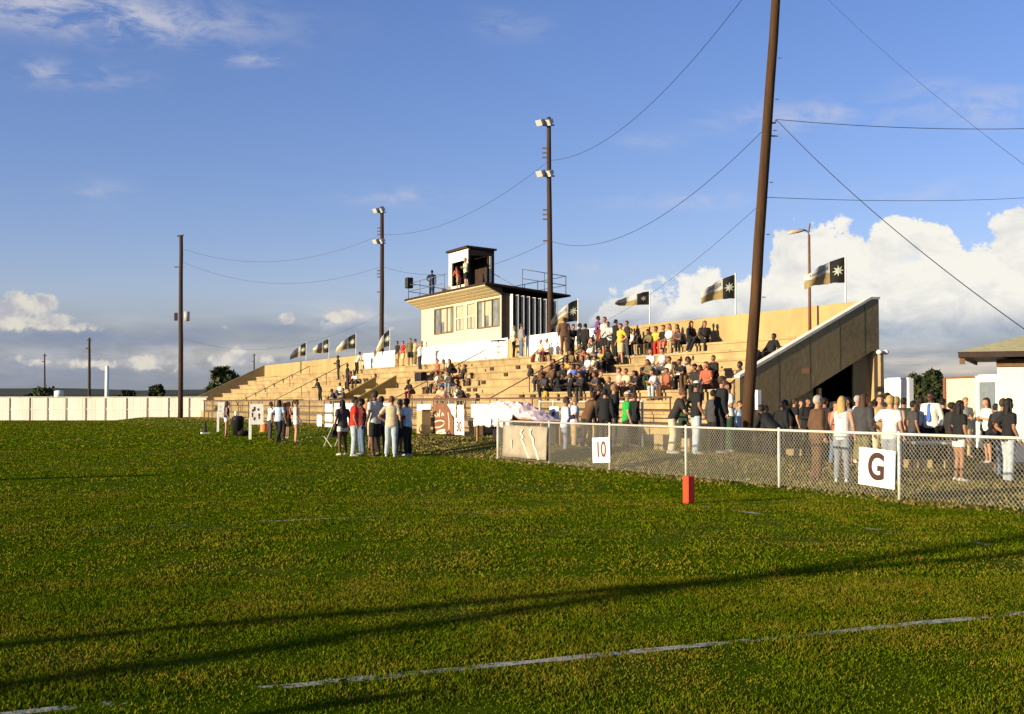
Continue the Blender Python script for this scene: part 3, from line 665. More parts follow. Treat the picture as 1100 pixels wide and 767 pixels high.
blackcl, goldcl, whitecl, starm = mat('flag_black', (.014, .012, .012), .8), mat('flag_gold', (.27, .20, .08), .8), mat('flag_white', (.42, .42, .40), .8), mat('flag_star', (.45, .48, .38), .8)
def flag(px, ytop, ypole_bot, hh, ln, label, droop, dirn, seed, writing=False):
    q = on_x(px, ytop, VB - .0); base = 5.15
    if True:
        t = thing('flag', label, 'flag', (VB + .3, on_x(px, ytop, VB + .3)[1], base), 0, 'black, white and gold flags flying along the top wall')
    top = on_x(px, ytop, VB + .3)[2] - base
    mb = MB(); mb.tube([(0, 0, -.6), (0, 0, top + .06)], .028, 6); mb.build('flagpole', wpaint, t, True)
    r = noise1(seed); tp = .42 + .3 * random.Random(seed * 5).random(); d = Vector((dirn[0], dirn[1], 0)).normalized(); sd_ = Vector((-d.y, d.x, 0)); nu, nv = 30, 12
    def at(a, b, off=0.0):
        a = max(a, 0.0)
        wv = (.15 + .04 * r(2)) * a ** .7 * math.sin(a * 8.5 - 1.1 * b + seed)
        z = top - hh * (b + (1 - b) * a ** 1.3 * tp) - droop * a * a * ln * .38 - .09 * a * r(a * 4 + b * 1.5) 
        return d * (a * ln * (1 - .12 * abs(droop))) + sd_ * (wv + off) + Vector((0, 0, z))
    mb = MB(); vs = [at(i / nu, j / nv) for i in range(nu + 1) for j in range(nv + 1)]
    for i in range(nu):
        for j in range(nv):
            mb.cur = 0 if i < nu * .36 else (1 if j < nv * .5 else 2)
            mb.add([vs[i * (nv + 1) + j], vs[i * (nv + 1) + j + 1], vs[(i + 1) * (nv + 1) + j + 1], vs[(i + 1) * (nv + 1) + j]], [(0, 1, 2, 3)])
    cl = mb.build('flag_cloth', [blackcl, whitecl, goldcl], t, True)
    for off in (-.02, .02):
        mb = MB(); c = (.18, .5); ring = []
        for k in range(16):
            a = math.pi * k / 8; rr = (.24 if k % 2 == 0 else .10) * hh
            ring.append(at(c[0] + rr * math.cos(a) / ln, c[1] + rr * math.sin(a) / hh, off))
        mb.add([at(c[0], c[1], off * 1.4)] + ring, [(0, 1 + k, 1 + (k + 1) % 16) for k in range(16)]); mb.build('star', starm, cl)
    if writing:        # the worn dark lettering on the white bar cannot be read
        for off in (-.013, .013):
            mb = MB(); rr = random.Random(seed)
            a = .42
            while a < .86:
                wv = rr.uniform(.022, .04)
                for b0, b1 in ((.16, .20), (.30, .34)):
                    if rr.random() < .8: mb.add([at(a, b0, off), at(a + wv * .8, b0, off), at(a + wv * .8, b1, off), at(a, b1, off)], [(0, 1, 2, 3)])
                mb.add([at(a, .16, off), at(a + .012, .16, off), at(a + .012, .34, off), at(a, .34, off)], [(0, 1, 2, 3)])
                a += wv + .014
            mb.build('lettering', mat('flag_print', (.10, .11, .12), .8), cl)
    return t
LD = (-.9, .43)
flag(329, 368, 386, 1.15, 1.55, 'leftmost flag on the top wall, drooping beside the left end of the grandstand', .75, LD, 1)
flag(353.5, 364, 384, 1.15, 1.40, 'second flag from the left end of the top wall, flying nearly level', .22, LD, 2)
flag(382.5, 358.5, 380, 1.15, 1.75, 'third flag from the left on the top wall, its tail pale and tapering', .6, LD, 3)
flag(419, 354, 374, 1.2, 1.5, 'limp flag hanging steeply in front of the light pole left of the press box', 1.5, (-.8, .6), 4)
flag(621, 322, 356, 1.1, 1.55, 'flag flying at the right corner of the press box before its striped side', .75, LD, 5, True)
flag(698, 313, 345, .62, 1.65, 'narrow twisted flag on a white pole over the crowd right of the press box', .12, LD, 6)
flag(790, 295, 338, 1.0, 1.5, 'flag flying just left of the tall leaning wooden pole', .32, LD, 7, True)
flag(908, 276, 325, .95, 1.58, 'largest flag with a pale star, flying at the right end of the top wall', .38, LD, 8, True)
# ------------------------------------------------------------------ chain link fences
galv = mat('galvanised_pipe', (.62, .58, .48), .45, .1, 6, metal=.15, spec=.5)
wirem = mat('chain_link_wire', (.50, .46, .36), .45, .1, 6, metal=.2, spec=.5)
oldwire = mat('old_link_wire', (.24, .20, .14), .6, .1, 6, metal=.2)
oldpipe = mat('old_fence_pipe', (.17, .12, .075), .6, .2, 6)
def mesh_panel(x, y0, y1, z0f, h, pitch, r, m, parent):
    mb = MB(); s = pitch * 1.414
    n = int((y1 - y0 + h) / s)
    for sgn in (1, -1):
        for i in range(-1, n + 2):
            ya = (y0 - h + i * s) if sgn == 1 else (y1 + h - i * s)
            a, b = (ya, 0.0), (ya + sgn * h, h)
            # clip to the bay
            t0, t1 = 0.0, 1.0
            lo, hi = (y0 - ya) / (sgn * h), (y1 - ya) / (sgn * h)
            t0, t1 = max(0, min(lo, hi)), min(1, max(lo, hi))
            if t1 - t0 < .01: continue
            p, q = Vector((x + sgn * .004, ya + sgn * h * t0, z0f + h * t0)), Vector((x + sgn * .004, ya + sgn * h * t1, z0f + h * t1))
            mb.tube([p, q], r, 3, cap=False)
    return mb.build('link_mesh', m, parent)
def fence(name, label, x, posts, h, z0, pm, wm, pitch, r, pr=.03, rr=.024, rails=(1.0,), mesh_from=None):
    t = thing(name, label, 'fence', (0, 0, 0)); ends = (0, len(posts) - 1)
    for i, y in enumerate(posts):
        mb = MB(); k = 1.35 if i == len(posts) - 1 else 1
        mb.tube([(x, y, z0 - .15), (x, y, z0 + h + .01)], pr * k, 8); mb.ball((x, y, z0 + h + .02), pr * k * 1.15, nu=8, nv=5); mb.build('post', pm, t, True)
    for q in rails:
        mb = MB(); mb.tube([(x - .004, posts[0], z0 + h * q), (x - .004, posts[-1], z0 + h * q)], rr, 8); mb.build('rail', pm, t, True)
    for a, b in zip(posts[:-1], posts[1:]): mesh_panel(x - .035, a + .03, b - .03, z0 + .03, h - .05, pitch, r, wm, t)
    return t
XF = 14.6
near_posts = [on_x(px, 500, XF)[1] for px in (1122, 966, 837, 737, 655, 590, 535)]
s = near_posts[0] - near_posts[1]
near_posts = [near_posts[0] + 2 * s, near_posts[0] + s] + near_posts
fence('chain_link_fence', 'long low galvanised chain link fence at the edge of the field, hung with number boards', XF, near_posts, 1.07, .02, galv, wirem, .06, .0030)
XG = 19.4
ys = [on_x(px, 432, XG)[1] for px in (690, 654, 632, 612, 594.5, 580)]
fence('pipe_fence', 'taller pale pipe fence behind the near fence, in front of the walkway', XG, ys, 1.36, .28, galv, oldwire, .09, .003, .035, .028)
ys = list(np.linspace(44.5, 97, 19))
fence('dark_fence', 'rusty dark chain link fence along the left half of the grandstand front', XG, ys, 1.42, .28, oldpipe, oldwire, .11, .0035, .035, .03, (1.0, .45))

# ------------------------------------------------------------------ white board fence behind the far end zone
ZW = 109.0
o_ = at_depth(222, 440, ZW)
wf = thing('board_fence', 'long white board fence across the far end zone', 'fence', (o_[0], o_[1], 0), math.atan2(RY, RX))
whiteb = mat('white_boards', (.80, .76, .66), .75, .06, .8, stain=(.62, .55, .42), stain_amt=.5, stain_scale=.9, zstretch=.3)
redpost = mat('red_brown_post', (.22, .10, .06), .8)
postx = [(px - 222) / F * ZW for px in (222, 203, 181, 158, 136, 113, 92, 71, 51, 32, 10.5)]
while postx[-1] > -45: postx.append(postx[-1] - 1.75)
for a, b in zip(postx[:-1], postx[1:]):
    dz = random.uniform(-.015, .015); mb = MB(); n = 6
    for j in range(n):
        q0, q1 = a + (b - a) * j / n, a + (b - a) * (j + 1) / n
        mb.box((q1 + .004, random.uniform(0, .012), .03), (q0 - .004, .03, 2.02 + dz))
    mb.box((b + .05, -.025, .95), (a - .05, -.002, 1.04)); mb.build('panel', whiteb, wf)
for a in postx:
    mb = MB(); mb.box((a - .032, -.05, -.1), (a + .032, -.028, 2.0)); mb.build('post', redpost, wf)
mb = MB(); mb.box((postx[-1], -.02, 2.045), (postx[0] + .1, .06, 2.10)); mb.build('cap_rail', whiteb, wf)

# ------------------------------------------------------------------ poles
wood = mat('pole_timber', (.070, .034, .012), .9, .45, 7, .9, stain=(.035, .018, .010), stain_amt=.85, stain_scale=5, zstretch=.06)
dwood = mat('dark_pole_timber', (.052, .030, .021), .9, .3, 3, zstretch=.15)
insul = mat('insulator', (.15, .14, .14), .4)
lampw = mat('floodlight_housing', (.46, .44, .40), .4, .08)
def pole(label, base, top, r0, r1, m=wood, name='utility_pole'):
    t = thing(name, label, 'pole', base); d = Vector(top) - Vector(base); n = 10; f = noise1(int(base[1]))
    mb = MB(); mb.tube([(d.x * i / n + .02 * f(i), d.y * i / n, d.z * i / n - (.4 if i == 0 else 0)) for i in range(n + 1)], [r0 + (r1 - r0) * i / n for i in range(n + 1)], 14); mb.build('shaft', m, t, True)
    return t, d
bb = ground_at(800, 489)
bp = (bb[0], bb[1], gz(bb[0], bb[1]))
Zb = bb[0] * DX + bb[1] * DY
tp = at_depth(838, -70, Zb)
big, bd = pole('tall leaning brown wooden pole standing behind the near fence', bp, tp, .185, .13)
mb = MB(); mb.tube([tuple(bd * q + Vector((.17 - .05 * q, .03, 0))) for q in (.05, .3, .6, .95)], .022, 6); mb.build('conduit', mat('grey_conduit', (.25, .25, .27), .5), big, True)
mb = MB()
for q in (.30, .42, .52, .62, .68, .76): c = bd * q; mb.tube([c + Vector((.17, -.1, 0)), c + Vector((.17, -.1, .0)) + Vector((.10, -.06, 0))], .014, 6)
mb.build('step_bolts', insul, big)
def on_big(py):                    # a point on the leaning pole at picture height py
    q = (489 - py) / (489 + 70); return Vector(bp) + bd * q
q = bd * ((489 - 136) / 559)
mb = MB(); mb.tube([q + Vector((.1, -.05, .05)), q + Vector((.22, -.12, .05)), q + Vector((.24, -.13, .16))], .03, 6); mb.tube([q + Vector((.1, -.05, -.35)), q + Vector((.30, -.15, -.36))], .025, 6); mb.build('bracket', insul, big)
def floods(t, d, zs, s=1.0):
    for q, cnt in zs:
        c = d * q
        for k in range(cnt):
            o = (k - (cnt - 1) / 2) * .46 * s
            p = c + Vector((-.18, 0, 0)) + Vector((RX, RY, 0)) * o
            mb = MB(); Mx = Matrix.Translation(p) @ Matrix.Rotation(rad(-90 + 18), 4, 'Z') @ Matrix.Rotation(rad(28), 4, 'X')
            mb.hexa([Mx @ Vector(v) for v in ((-.24, -.28, -.18), (.24, -.28, -.18), (.13, .16, -.10), (-.13, .16, -.10))], [Mx @ Vector(v) for v in ((-.24, -.28, .18), (.24, -.28, .18), (.13, .16, .11), (-.13, .16, .11))])
            mb.build('floodlight', lampw, t, bevel=.02)
        mb = MB(); e = .46 * s * (cnt - 1) / 2 + .22
        mb.tube([c + Vector((-.15, 0, -.2)) - Vector((RX, RY, 0)) * e, c + Vector((-.15, 0, -.2)) + Vector((RX, RY, 0)) * e], .045, 6); mb.build('crossarm', insul, t)
def lightpole(px, ytop, pxb, ybase_on, X, label, r0=.19, r1=.12, base=None, name='light_pole', m=dwood):
    b = base or (X, on_x(pxb, 400, X)[1], .2); Z = b[0] * DX + b[1] * DY
    tp_ = at_depth(px, ytop, Z); t, d = pole(label, b, tp_, r0, r1, m, name); return t, d, Vector(b)
lp1, d1, b1 = lightpole(589.5, 126, 592, 0, 31.6, 'tall light pole behind the right side of the press box')
floods(lp1, d1, ((.985, 2), (.82, 2)))
lp2, d2, b2 = lightpole(410.5, 222, 410, 0, 31.6, 'tall light pole behind the white sheets left of the press box', .2, .14)
floods(lp2, d2, ((.985, 2), (.84, 2)), .9)
for t, d in ((lp1, d1), (lp2, d2)):
    mb = MB()
    for q in (.90, .885, .87, .70, .685, .67, .60): mb.tube([d * q + Vector((-.1, .05, 0)), d * q + Vector((-.34, .18, 0))], .05, 6)
    mb.build('insulators', insul, t)
p3 = on_z(194, 452.6, 0)
lp3, d3, b3 = lightpole(194.5, 253, 193.5, 0, 0, 'dark wooden pole with a transformer in front of the white board fence', .22, .15, base=(p3[0], p3[1], 0), name='utility_pole')
mb = MB(); c = d3 * .56; mb.tube([c + Vector((.45, -.25, -.35)), c + Vector((.45, -.25, .45))], .24, 10); mb.build('transformer', mat('transformer_grey', (.40, .40, .38), .5), lp3, True)
mb = MB(); mb.box(c + Vector((-.55, .0, -.3)), c + Vector((-.25, .3, .35))); mb.build('switch_box', insul, lp3)
mb = MB(); c = d3 * .83; mb.tube([c + Vector((0, 0, 0)), c + Vector((-.5, .25, 0))], .06, 6); mb.tube([d3 * .99 + Vector((-.3, .1, .1)), d3 * .99 + Vector((.2, -.1, .2))], .08, 6); mb.build('insulators', insul, lp3)
for px, yt, Z, r0, lab in ((96, 363, 190, .24, 'brown wooden pole with a small lamp behind the white board fence'), (48, 380, 260, .2, 'thin far wooden pole behind the left part of the white board fence'), (273, 380, 300, .2, 'thin distant wooden pole just above the left end of the grandstand')):
    b = at_depth(px, 440, Z); tp_ = at_depth(px, yt, Z); t, d = pole(lab, (b[0], b[1], 0), tp_, r0, r0 * .7, dwood)
    mb = MB(); mb.tube([d * .86 + Vector((-.5, .2, 0)), d * .86], .13, 6); mb.tube([d * .97 + Vector((-.4, .2, 0)), d * .97 + Vector((.4, -.2, 0))], .09, 6); mb.build('fittings', insul, t)
b = at_depth(114.5, 440, 130); t = thing('white_post', 'short thick white post standing behind the white board fence', 'post', (b[0], b[1], 0))
mb = MB(); mb.tube([(0, 0, -.2), (0, 0, EYE + 38 / F * 130)], .2, 12); mb.build('shaft', wpaint, t, True)
mb = MB(); mb.ball((0, 0, EYE + 38 / F * 130), .21, .21, .12); mb.build('cap', wpaint, t, True)
b = at_depth(63, 440, 150); t = thing('water_tank', 'small white tank on legs showing over the white board fence', 'tank', (b[0], b[1], 0))
mb = MB(); mb.tube([(0, 0, 2.2), (0, 0, 2.9)], .55, 14); mb.ball((0, 0, 2.9), .55, .55, .15, 14, 6); mb.build('vessel', wpaint, t, True)
for sx_ in (-.35, .35):
    for sy in (-.35, .35): mb = MB(); mb.tube([(sx_, sy, 0), (sx_, sy, 2.25)], .05, 6); mb.build('leg', galv, t)

# poles standing on the other side of the field; only their shadows reach the view
sh = -Vector((to_sun.x, to_sun.y, 0)).normalized(); cot = 1 / math.tan(SUN_EL)
def back(p, d): return (p[0] - sh.x * d, p[1] - sh.y * d, 0)
pB = on_z(664, 634, 0); bB = back(pB, 30)
t, d = pole('wooden light pole on the far side of the field behind the camera', bB, (bB[0], bB[1], 17), .13, .10, dwood, 'light_pole')
pa, pb_ = on_z(0, 740, 0), on_z(1094, 578, 0)
# slanting pole added out of view: chosen so its shadow runs from pa to pb_
h1, h2 = 3.2, 6.0
a_ = Vector(back(pa, h1 * cot)) + Vector((0, 0, h1)); c_ = Vector(back(pb_, h2 * cot)) + Vector((0, 0, h2)); dd = (c_ - a_)
base_ = a_ - dd * (h1 / dd.z); topb = a_ + dd * 1.5
t, d = pole('thin slanting pole added out of view to cast a shadow across the grass', tuple(base_), tuple(topb), .11, .09, dwood, 'shadow_caster_pole')
for px, py, dist, lab in ((165, 510.5, 25, 'short wooden pole across the field'), (130, 481, 28, 'slender wooden pole across the field beside the short one')):
    q = on_z(px, py, 0); b = back(q, dist); t, d = pole(lab, b, (b[0], b[1], dist / cot), .24, .22, dwood)

# ------------------------------------------------------------------ overhead wires
wm_ = mat('wire_black', (.03, .03, .035), .5)
def wire(a, b, sag, label, r=.012, n=28):
    r *= .75
    a, b = Vector(a), Vector(b); pts = [a.lerp(b, i / n) - Vector((0, 0, sag * 4 * (i / n) * (1 - i / n))) for i in range(n + 1)]
    mb = MB(); mb.tube(pts, r, 5); o = mb.build('overhead_wire', wm_, None, True); return tag(o, label, 'wire', 'overhead wires between the poles')
P1 = lambda q: b1 + d1 * q
P2 = lambda q: b2 + d2 * q
P3 = lambda q: b3 + d3 * q
wire(on_big(-55), P1(.86), 1.6, 'highest wire from the tall leaning pole to the light pole by the press box', .015)
wire(on_big(138), P1(.60), 1.5, 'sagging wire from the leaning pole to the light pole by the press box', .014)
wire(on_big(220), P1(.28), .8, 'low wire from the leaning pole sloping down behind the narrow twisted flag', .009)
wire(P1(.86), P2(.87), 1.2, 'upper wire between the two light poles', .014)
wire(P1(.60), P2(.72), 1.2, 'lower wire between the two light poles, passing over the press box', .014)
wire(P2(.87), P3(.93), 1.6, 'upper wire running from the left light pole to the pole with the transformer', .013)
wire(P2(.72), P3(.86), 1.6, 'lower wire running from the left light pole to the pole with the transformer', .013)
wire(P2(.5), P3(.45), 1.8, 'faint low wire from the left light pole towards the transformer', .011)
q = on_big(136) + Vector((.24, -.13, .16))
wire(q, at_depth(1175, 405, 22), .35, 'thick wire dropping from the leaning pole across the cloud towards the roofed hut', .014)
wire(q, at_depth(1230, 132, 40), .25, 'nearly level wire running right from the leaning pole', .014)
wire(on_big(214), at_depth(1230, 200, 60), .35, 'lower level wire running right from the leaning pole just above the white cloud', .012)
wire(at_depth(850, -42, 60), at_depth(1180, 235, 30), .5, 'faint wire slanting down through the top right of the sky', .008)

# ------------------------------------------------------------------ boards and signs on the fences
board = mat('sign_white', (.82, .80, .74), .6, .05, 2, stain=(.50, .42, .32), stain_amt=.45, stain_scale=2.5)
ink = mat('sign_ink', (.055, .022, .018), .7)
redink = mat('sign_red_brown', (.16, .04, .03), .7)
def sign(name, label, px, py, x, wd, ht, text, size, inkm=ink, tilt=0.0, thick=.02, dz=0, extra=None, sx_=1.0):
    q = on_x(px, py, x); t = thing(name, label, 'sign', q)
    R_ = Matrix.Rotation(tilt, 4, 'X')
    mb = MB(); mb.box((-.012, -wd / 2, -ht / 2), (.008, wd / 2, ht / 2), R_); mb.build('board', board, t, bevel=.003)
    if text:
        me = text_mesh(text, size, thick); me.materials.append(inkm)
        o = link('lettering', me, t); o.matrix_local = R_ @ Matrix.Translation((-.017, 0, dz)) @ Matrix.Rotation(rad(-90), 4, 'Z') @ Matrix.Rotation(rad(90), 4, 'X') @ Matrix.Diagonal((sx_, 1, 1, 1))
    return t, R_
XS = XF - .075
g, R_ = sign('goal_line_sign', 'white board with a big brown letter G on the near fence', 942, 502.5, XS, .88, .64, 'G', .62, ink, rad(3), .018, sx_=.92)
pass
sign('yard_line_sign', 'white board reading 10 on the near fence', 646, 483.5, XS, .84, .60, '10', .52, redink, rad(-3), .008, sx_=1.0)
sign('yard_line_sign', 'small white board reading 20 on the taller pale fence behind', 622, 465.5, XG - .09, .72, .60, '20', .46, redink, rad(-3), .010, sx_=.9)
sign('yard_line_sign', 'tall white board reading 30 on the dark fence beside the brown painted banner', 493.5, 462.5, XG - .09, 1.0, 1.0, '30', .56, redink, 0, .014, dz=.14, sx_=.95)
for px0, px1, y0, y1, lab in ((448, 463, 434, 447, 'blank white poster on the dark fence left of the brown painted banner'), (506, 523.5, 434, 449, 'blank white poster on the dark fence right of the number 30 board'), (530, 537, 434, 441, 'little white poster above the heap of pink paper'), (491.5, 498, 435, 449.5, 'narrow white strip of paper directly above the number 30 board'), (340.5, 345.5, 445.5, 459, 'narrow white notice on the dark fence left of the group in the field'), (359, 380, 433, 462, 'large white poster on the dark fence behind the boy in the red shirt'), (411, 421, 433, 448, 'white poster on the dark fence behind the boy in the beige shirt'), (349, 357, 434, 443, 'upper of the three small white papers in a column on the dark fence'), (349, 357, 445, 453, 'middle of the three small white papers in a column on the dark fence'), (349, 357, 455, 464, 'lowest of the three small white papers in a column on the dark fence')):
    X_ = XG - .09; a, b = on_x(px0, y0, X_), on_x(px1, y1, X_)
    mb = MB(); f = noise1(px0); n = 8; vs = []
    for i in range(n + 1):
        yy = a[1] + (b[1] - a[1]) * i / n
        for j in range(5): vs.append((X_ + .012 * f(i * .9 + j), yy, a[2] + (b[2] - a[2]) * j / 4 + .008 * f(i + j * 2)))
    mb.add(vs, [(5 * i + j, 5 * i + j + 1, 5 * i + j + 6, 5 * i + j + 5) for i in range(n) for j in range(4)])
    o = mb.build('poster', paper, None, True); sm = o.modifiers.new('s', 'SOLIDIFY'); sm.thickness = .004; tag(o, lab, 'poster', 'white papers on the dark fence')
# white paper triangle on the fence
X_ = XG - .09; mb = MB(); c = [on_x(*p, X_) for p in ((480, 434), (489.5, 434), (489, 449), (485.5, 445))]; mb.prism(c, (.006, 0, 0)); tag(mb.build('pennant', paper), 'white three cornered paper on the dark fence between the brown banner and the 30 board', 'pennant')
# brown painted run-through banner
brp = mat('brown_banner', (.20, .085, .045), .85, .2, 2); crp = mat('cream_brush_paint', (.70, .62, .46), .8, .1, 6)
X_ = XG - .10
ban = thing('painted_banner', 'brown painted paper banner with a cream oval and brush lettering, standing against the dark fence', 'banner', (X_, 0, 0))
def lp_(px, py, off=0.0): a = on_x(px, py, X_); return (off, a[1], a[2])
mb = MB(); mb.prism([lp_(*p) for p in ((465.5, 476), (465, 436), (468, 433.5), (474, 433), (480, 434), (484, 441), (487, 452), (487, 470), (484, 476))], (.03, 0, 0)); mb.build('sheet', brp, ban)
def stroke(pts, wd, name, par, m=crp, off=-.010):
    mb = MB(); P_ = [Vector(lp_(*p, off)) for p in pts]; vs = []
    for i, p in enumerate(P_):
        t = (P_[min(i + 1, len(P_) - 1)] - P_[max(0, i - 1)]).normalized(); n = Vector((0, -t.z, t.y)) * wd / 2
        vs += [p + n, p - n, p + n + Vector((.008, 0, 0)), p - n + Vector((.008, 0, 0))]
    for i in range(len(P_) - 1): k = 4 * i; mb.add([vs[k + q] for q in range(8)], [(0, 1, 5, 4), (2, 6, 7, 3), (0, 4, 6, 2), (1, 3, 7, 5)])
    return mb.build(name, m, par)
oval = [(471 + 6.5 * math.cos(a), 455.5 - 3.6 * math.sin(a) - 1.3 * math.cos(a)) for a in [i * math.pi / 10 for i in range(21)]]
stroke(oval, .045, 'oval', ban); stroke([(466.5, 456.5), (470, 455), (474, 454)], .05, 'oval_bar', ban, brp)
for k, pts in enumerate((((465.8, 450), (466.5, 443), (468, 447.5)), ((469.5, 448), (470.5, 444), (472, 447.5), (472.8, 440)), ((474.5, 447), (475.5, 443.5), (477, 446.5)))): stroke(pts, .075, 'brush_letter', ban)
stroke([(469, 465), (472, 463), (478, 462), (479, 465), (470, 467)], .10, 'cream_patch', ban); stroke([(474, 473), (477, 471), (476, 475)], .1, 'cream_patch', ban)
stroke([(481.5, 443), (482.5, 452), (482.5, 461)], .06, 'cream_edge', ban)
# box of cans and dark heap at the banner's foot
q = ground_at(455.5, 477); t = thing('carton', 'tan cardboard carton standing under the blank poster left of the brown banner', 'carton', (XG - .5, on_x(455, 470, XG - .5)[1], gz(XG - .5, 45)))
tan = mat('cardboard', (.42, .31, .15), .85)
mb = MB(); mb.box((-.2, -.30, 0), (.2, .30, .95)); mb.build('carton_body', tan, t, bevel=.01)
mb = MB(); mb.hexa([(-.2, -.30, .951), (.2, -.30, .951), (.2, -.14, .951), (-.2, -.14, .951)], [(-.22, -.46, 1.02), (.22, -.46, 1.02), (.2, -.30, .98), (-.2, -.30, .98)]); mb.build('flap', tan, t)
q = ground_at(455, 477); t = thing('cooler', 'white cooler with a dark lid on the grass below the tan carton', 'cooler', (q[0], q[1], q[2]))
mb = MB(); mb.box((-.18, -.25, 0), (.18, .25, .28)); mb.build('cooler_body', wpaint, t, bevel=.02)
mb = MB(); mb.box((-.19, -.26, .281), (.19, .26, .35)); mb.build('lid', mat('maroon_plastic', (.10, .02, .02), .5), t, bevel=.02)
q = ground_at(482, 476); t = thing('duffel_bag', 'dark duffel bag slumped at the foot of the brown banner', 'bag', q)
mb = MB(); mb.ball((0, 0, .17), .22, .55, .19); mb.build('bag_body', mat('black_cloth', (.013, .012, .014), .85), t, True)
mb = MB(); mb.tube([(0, -.2, .33), (0, -.1, .44), (0, .1, .44), (0, .2, .33)], .02, 6); mb.build('handle', mat('black_cloth', (.013, .012, .014), .85), t, True)
mb = MB(); a, b = on_x(505, 450, XG + .4), on_x(520.5, 475, XG + .4); mb.box((XG + .35, b[1], .2), (XG + .41, a[1], a[2])); t = mb.build('plywood_board', mat('dark_plywood', (.07, .04, .025), .9)); tag(t, 'dark brown board standing behind the fence below the right-hand blank poster', 'board')
# pink paper heaped on trestle tables
pink = mat('pink_paper', (.76, .58, .55), .9, .12, 2.5)
XT = 17.3
y_l, y_r = on_x(521, 450, XT)[1], on_x(594, 450, XT)[1]
for k, (a, b, lab) in enumerate(((y_l, (y_l + y_r) / 2 + .03, 'trestle table under the heap of pink paper, nearest the dark fence'), ((y_l + y_r) / 2 - .03, y_r, 'second trestle table under the pink paper, seen through the near fence'))):
    t = thing('trestle_table', lab, 'table', (XT, (a + b) / 2, gz(XT, 36)), 0, 'tables under the pink paper'); hl = (a - b) / 2
    mb = MB(); mb.box((-.38, -hl, .70), (.38, hl, .745)); mb.build('table_top', mat('table_timber', (.35, .20, .08), .7), t)
    for sx2 in (-.32, .32):
        for sy in (-hl + .12, hl - .12): mb = MB(); mb.box((sx2 - .04, sy - .04, 0), (sx2 + .04, sy + .04, .70)); mb.build('leg', mat('table_timber', (.35, .20, .08), .7), t)
    mb = MB(); mb.box((.20, -hl + .2, .02), (.30, hl - .2, .66)); t2 = mb.build('under_table_shade', shade_mat, t)  # near-black slab added as the shade beneath the table top
def heap(y0, y1, z0, prof, label, seed):
    r = noise1(seed); n = 40; rings = []
    for i in range(n + 1):
        q = i / n; h = prof(q) + .05 * r(q * 26); wd = .40 + .02 * r(q * 9); ring = []
        for j in range(18):
            a = 2 * math.pi * j / 18; k = 1 + .16 * r(q * 40 + j * 2.3)
            ring.append((XT + wd * math.cos(a) * k, y0 + (y1 - y0) * q + .02 * r(j + q * 7), z0 + (.5 + .5 * math.sin(a)) * h * (1 if math.sin(a) > 0 else 1) * k))
        rings.append(ring)
    mb = MB(); mb.loft(rings); o = mb.build('paper_heap', pink, None, False); return tag(o, label, 'paper banner')
heap(y_l, y_r + .3, gz(XT, 36) + .748, lambda q: (.05 + .45 * min(1, 7 * q) * (1 if q < .72 else .6) + .08 * (q > .15 and q < .6)) * min(1, (1.001 - q) * 6), 'long crumpled heap of pale pink paper lying over the trestle tables', 5)
# pink front drop of the paper
mb = MB(); n = 30; f = noise1(4); vs = []
for i in range(n + 1):
    yy = y_l + (y_r + 2.0 - y_l) * i / n
    for j in range(7): vs.append((XT - .41 - .03 * f(i * .8 + j * .3) - .02 * j / 6, yy, gz(XT, 36) + .98 - (.46 + .06 * f(i * .5)) * j / 6))
mb.add(vs, [(7 * i + j, 7 * i + j + 1, 7 * i + j + 8, 7 * i + j + 7) for i in range(n) for j in range(6)])
o = mb.build('paper_drop', pink, None, True); sm = o.modifiers.new('s', 'SOLIDIFY'); sm.thickness = .006; tag(o, 'pale pink paper hanging down the front of the trestle tables', 'paper banner')
# grey-brown banner with two jagged cream stripes on the last bay of the near fence
X_ = XF - .07; mbn = MB(); vs = []; n = 14; f = noise1(12)
a, b = on_x(541, 458, X_), on_x(588, 458, X_)
for i in range(n + 1):
    yy = a[1] + (b[1] - a[1]) * i / n
    for j in range(7): vs.append((X_ + .012 * f(i * .9 + j * .4) - .006 * j, yy, .98 - .86 * j / 6 + .012 * f(i)))
mbn.add(vs, [(7 * i + j, 7 * i + j + 1, 7 * i + j + 8, 7 * i + j + 7) for i in range(n) for j in range(6)])
zb = mbn.build('fence_banner', mat('grey_brown_banner', (.33, .28, .21), .9, .2, 3), None, True); sm = zb.modifiers.new('s', 'SOLIDIFY'); sm.thickness = .004; tag(zb, 'grey brown banner with two jagged cream stripes on the last bay of the near fence', 'banner')
for pts in (((561, 461), (559, 465), (561.5, 469), (560, 472), (563, 478), (564, 483), (568, 492)), ((570, 461), (569, 466), (572, 471), (572.5, 477), (575.5, 484), (578, 494))):
    X2 = X_; stroke_pts = pts; mb = MB(); P_ = [Vector(on_x(p[0], p[1], X_ - .045)) for p in pts]
    for i in range(len(P_) - 1):
        w0, w1 = .06 - .02 * (i % 2), .06 - .02 * ((i + 1) % 2)
        mb.hexa([P_[i] + Vector((0, w0, 0)), P_[i] - Vector((0, w0, 0)), P_[i] - Vector((-.006, w0, 0)), P_[i] + Vector((.006, w0, 0))], [P_[i + 1] + Vector((0, w1, 0)), P_[i + 1] - Vector((0, w1, 0)), P_[i + 1] - Vector((-.006, w1, 0)), P_[i + 1] + Vector((.006, w1, 0))])
    mb.build('jagged_stripe', crp, zb)
q = on_x(549, 477, X_ - .04); mb = MB(); mb.box((q[0], q[1] - .07, q[2] - .12), (q[0] + .006, q[1] + .07, q[2] + .12)); mb.build('pale_patch', mat('faded_patch', (.45, .38, .28), .9), zb)
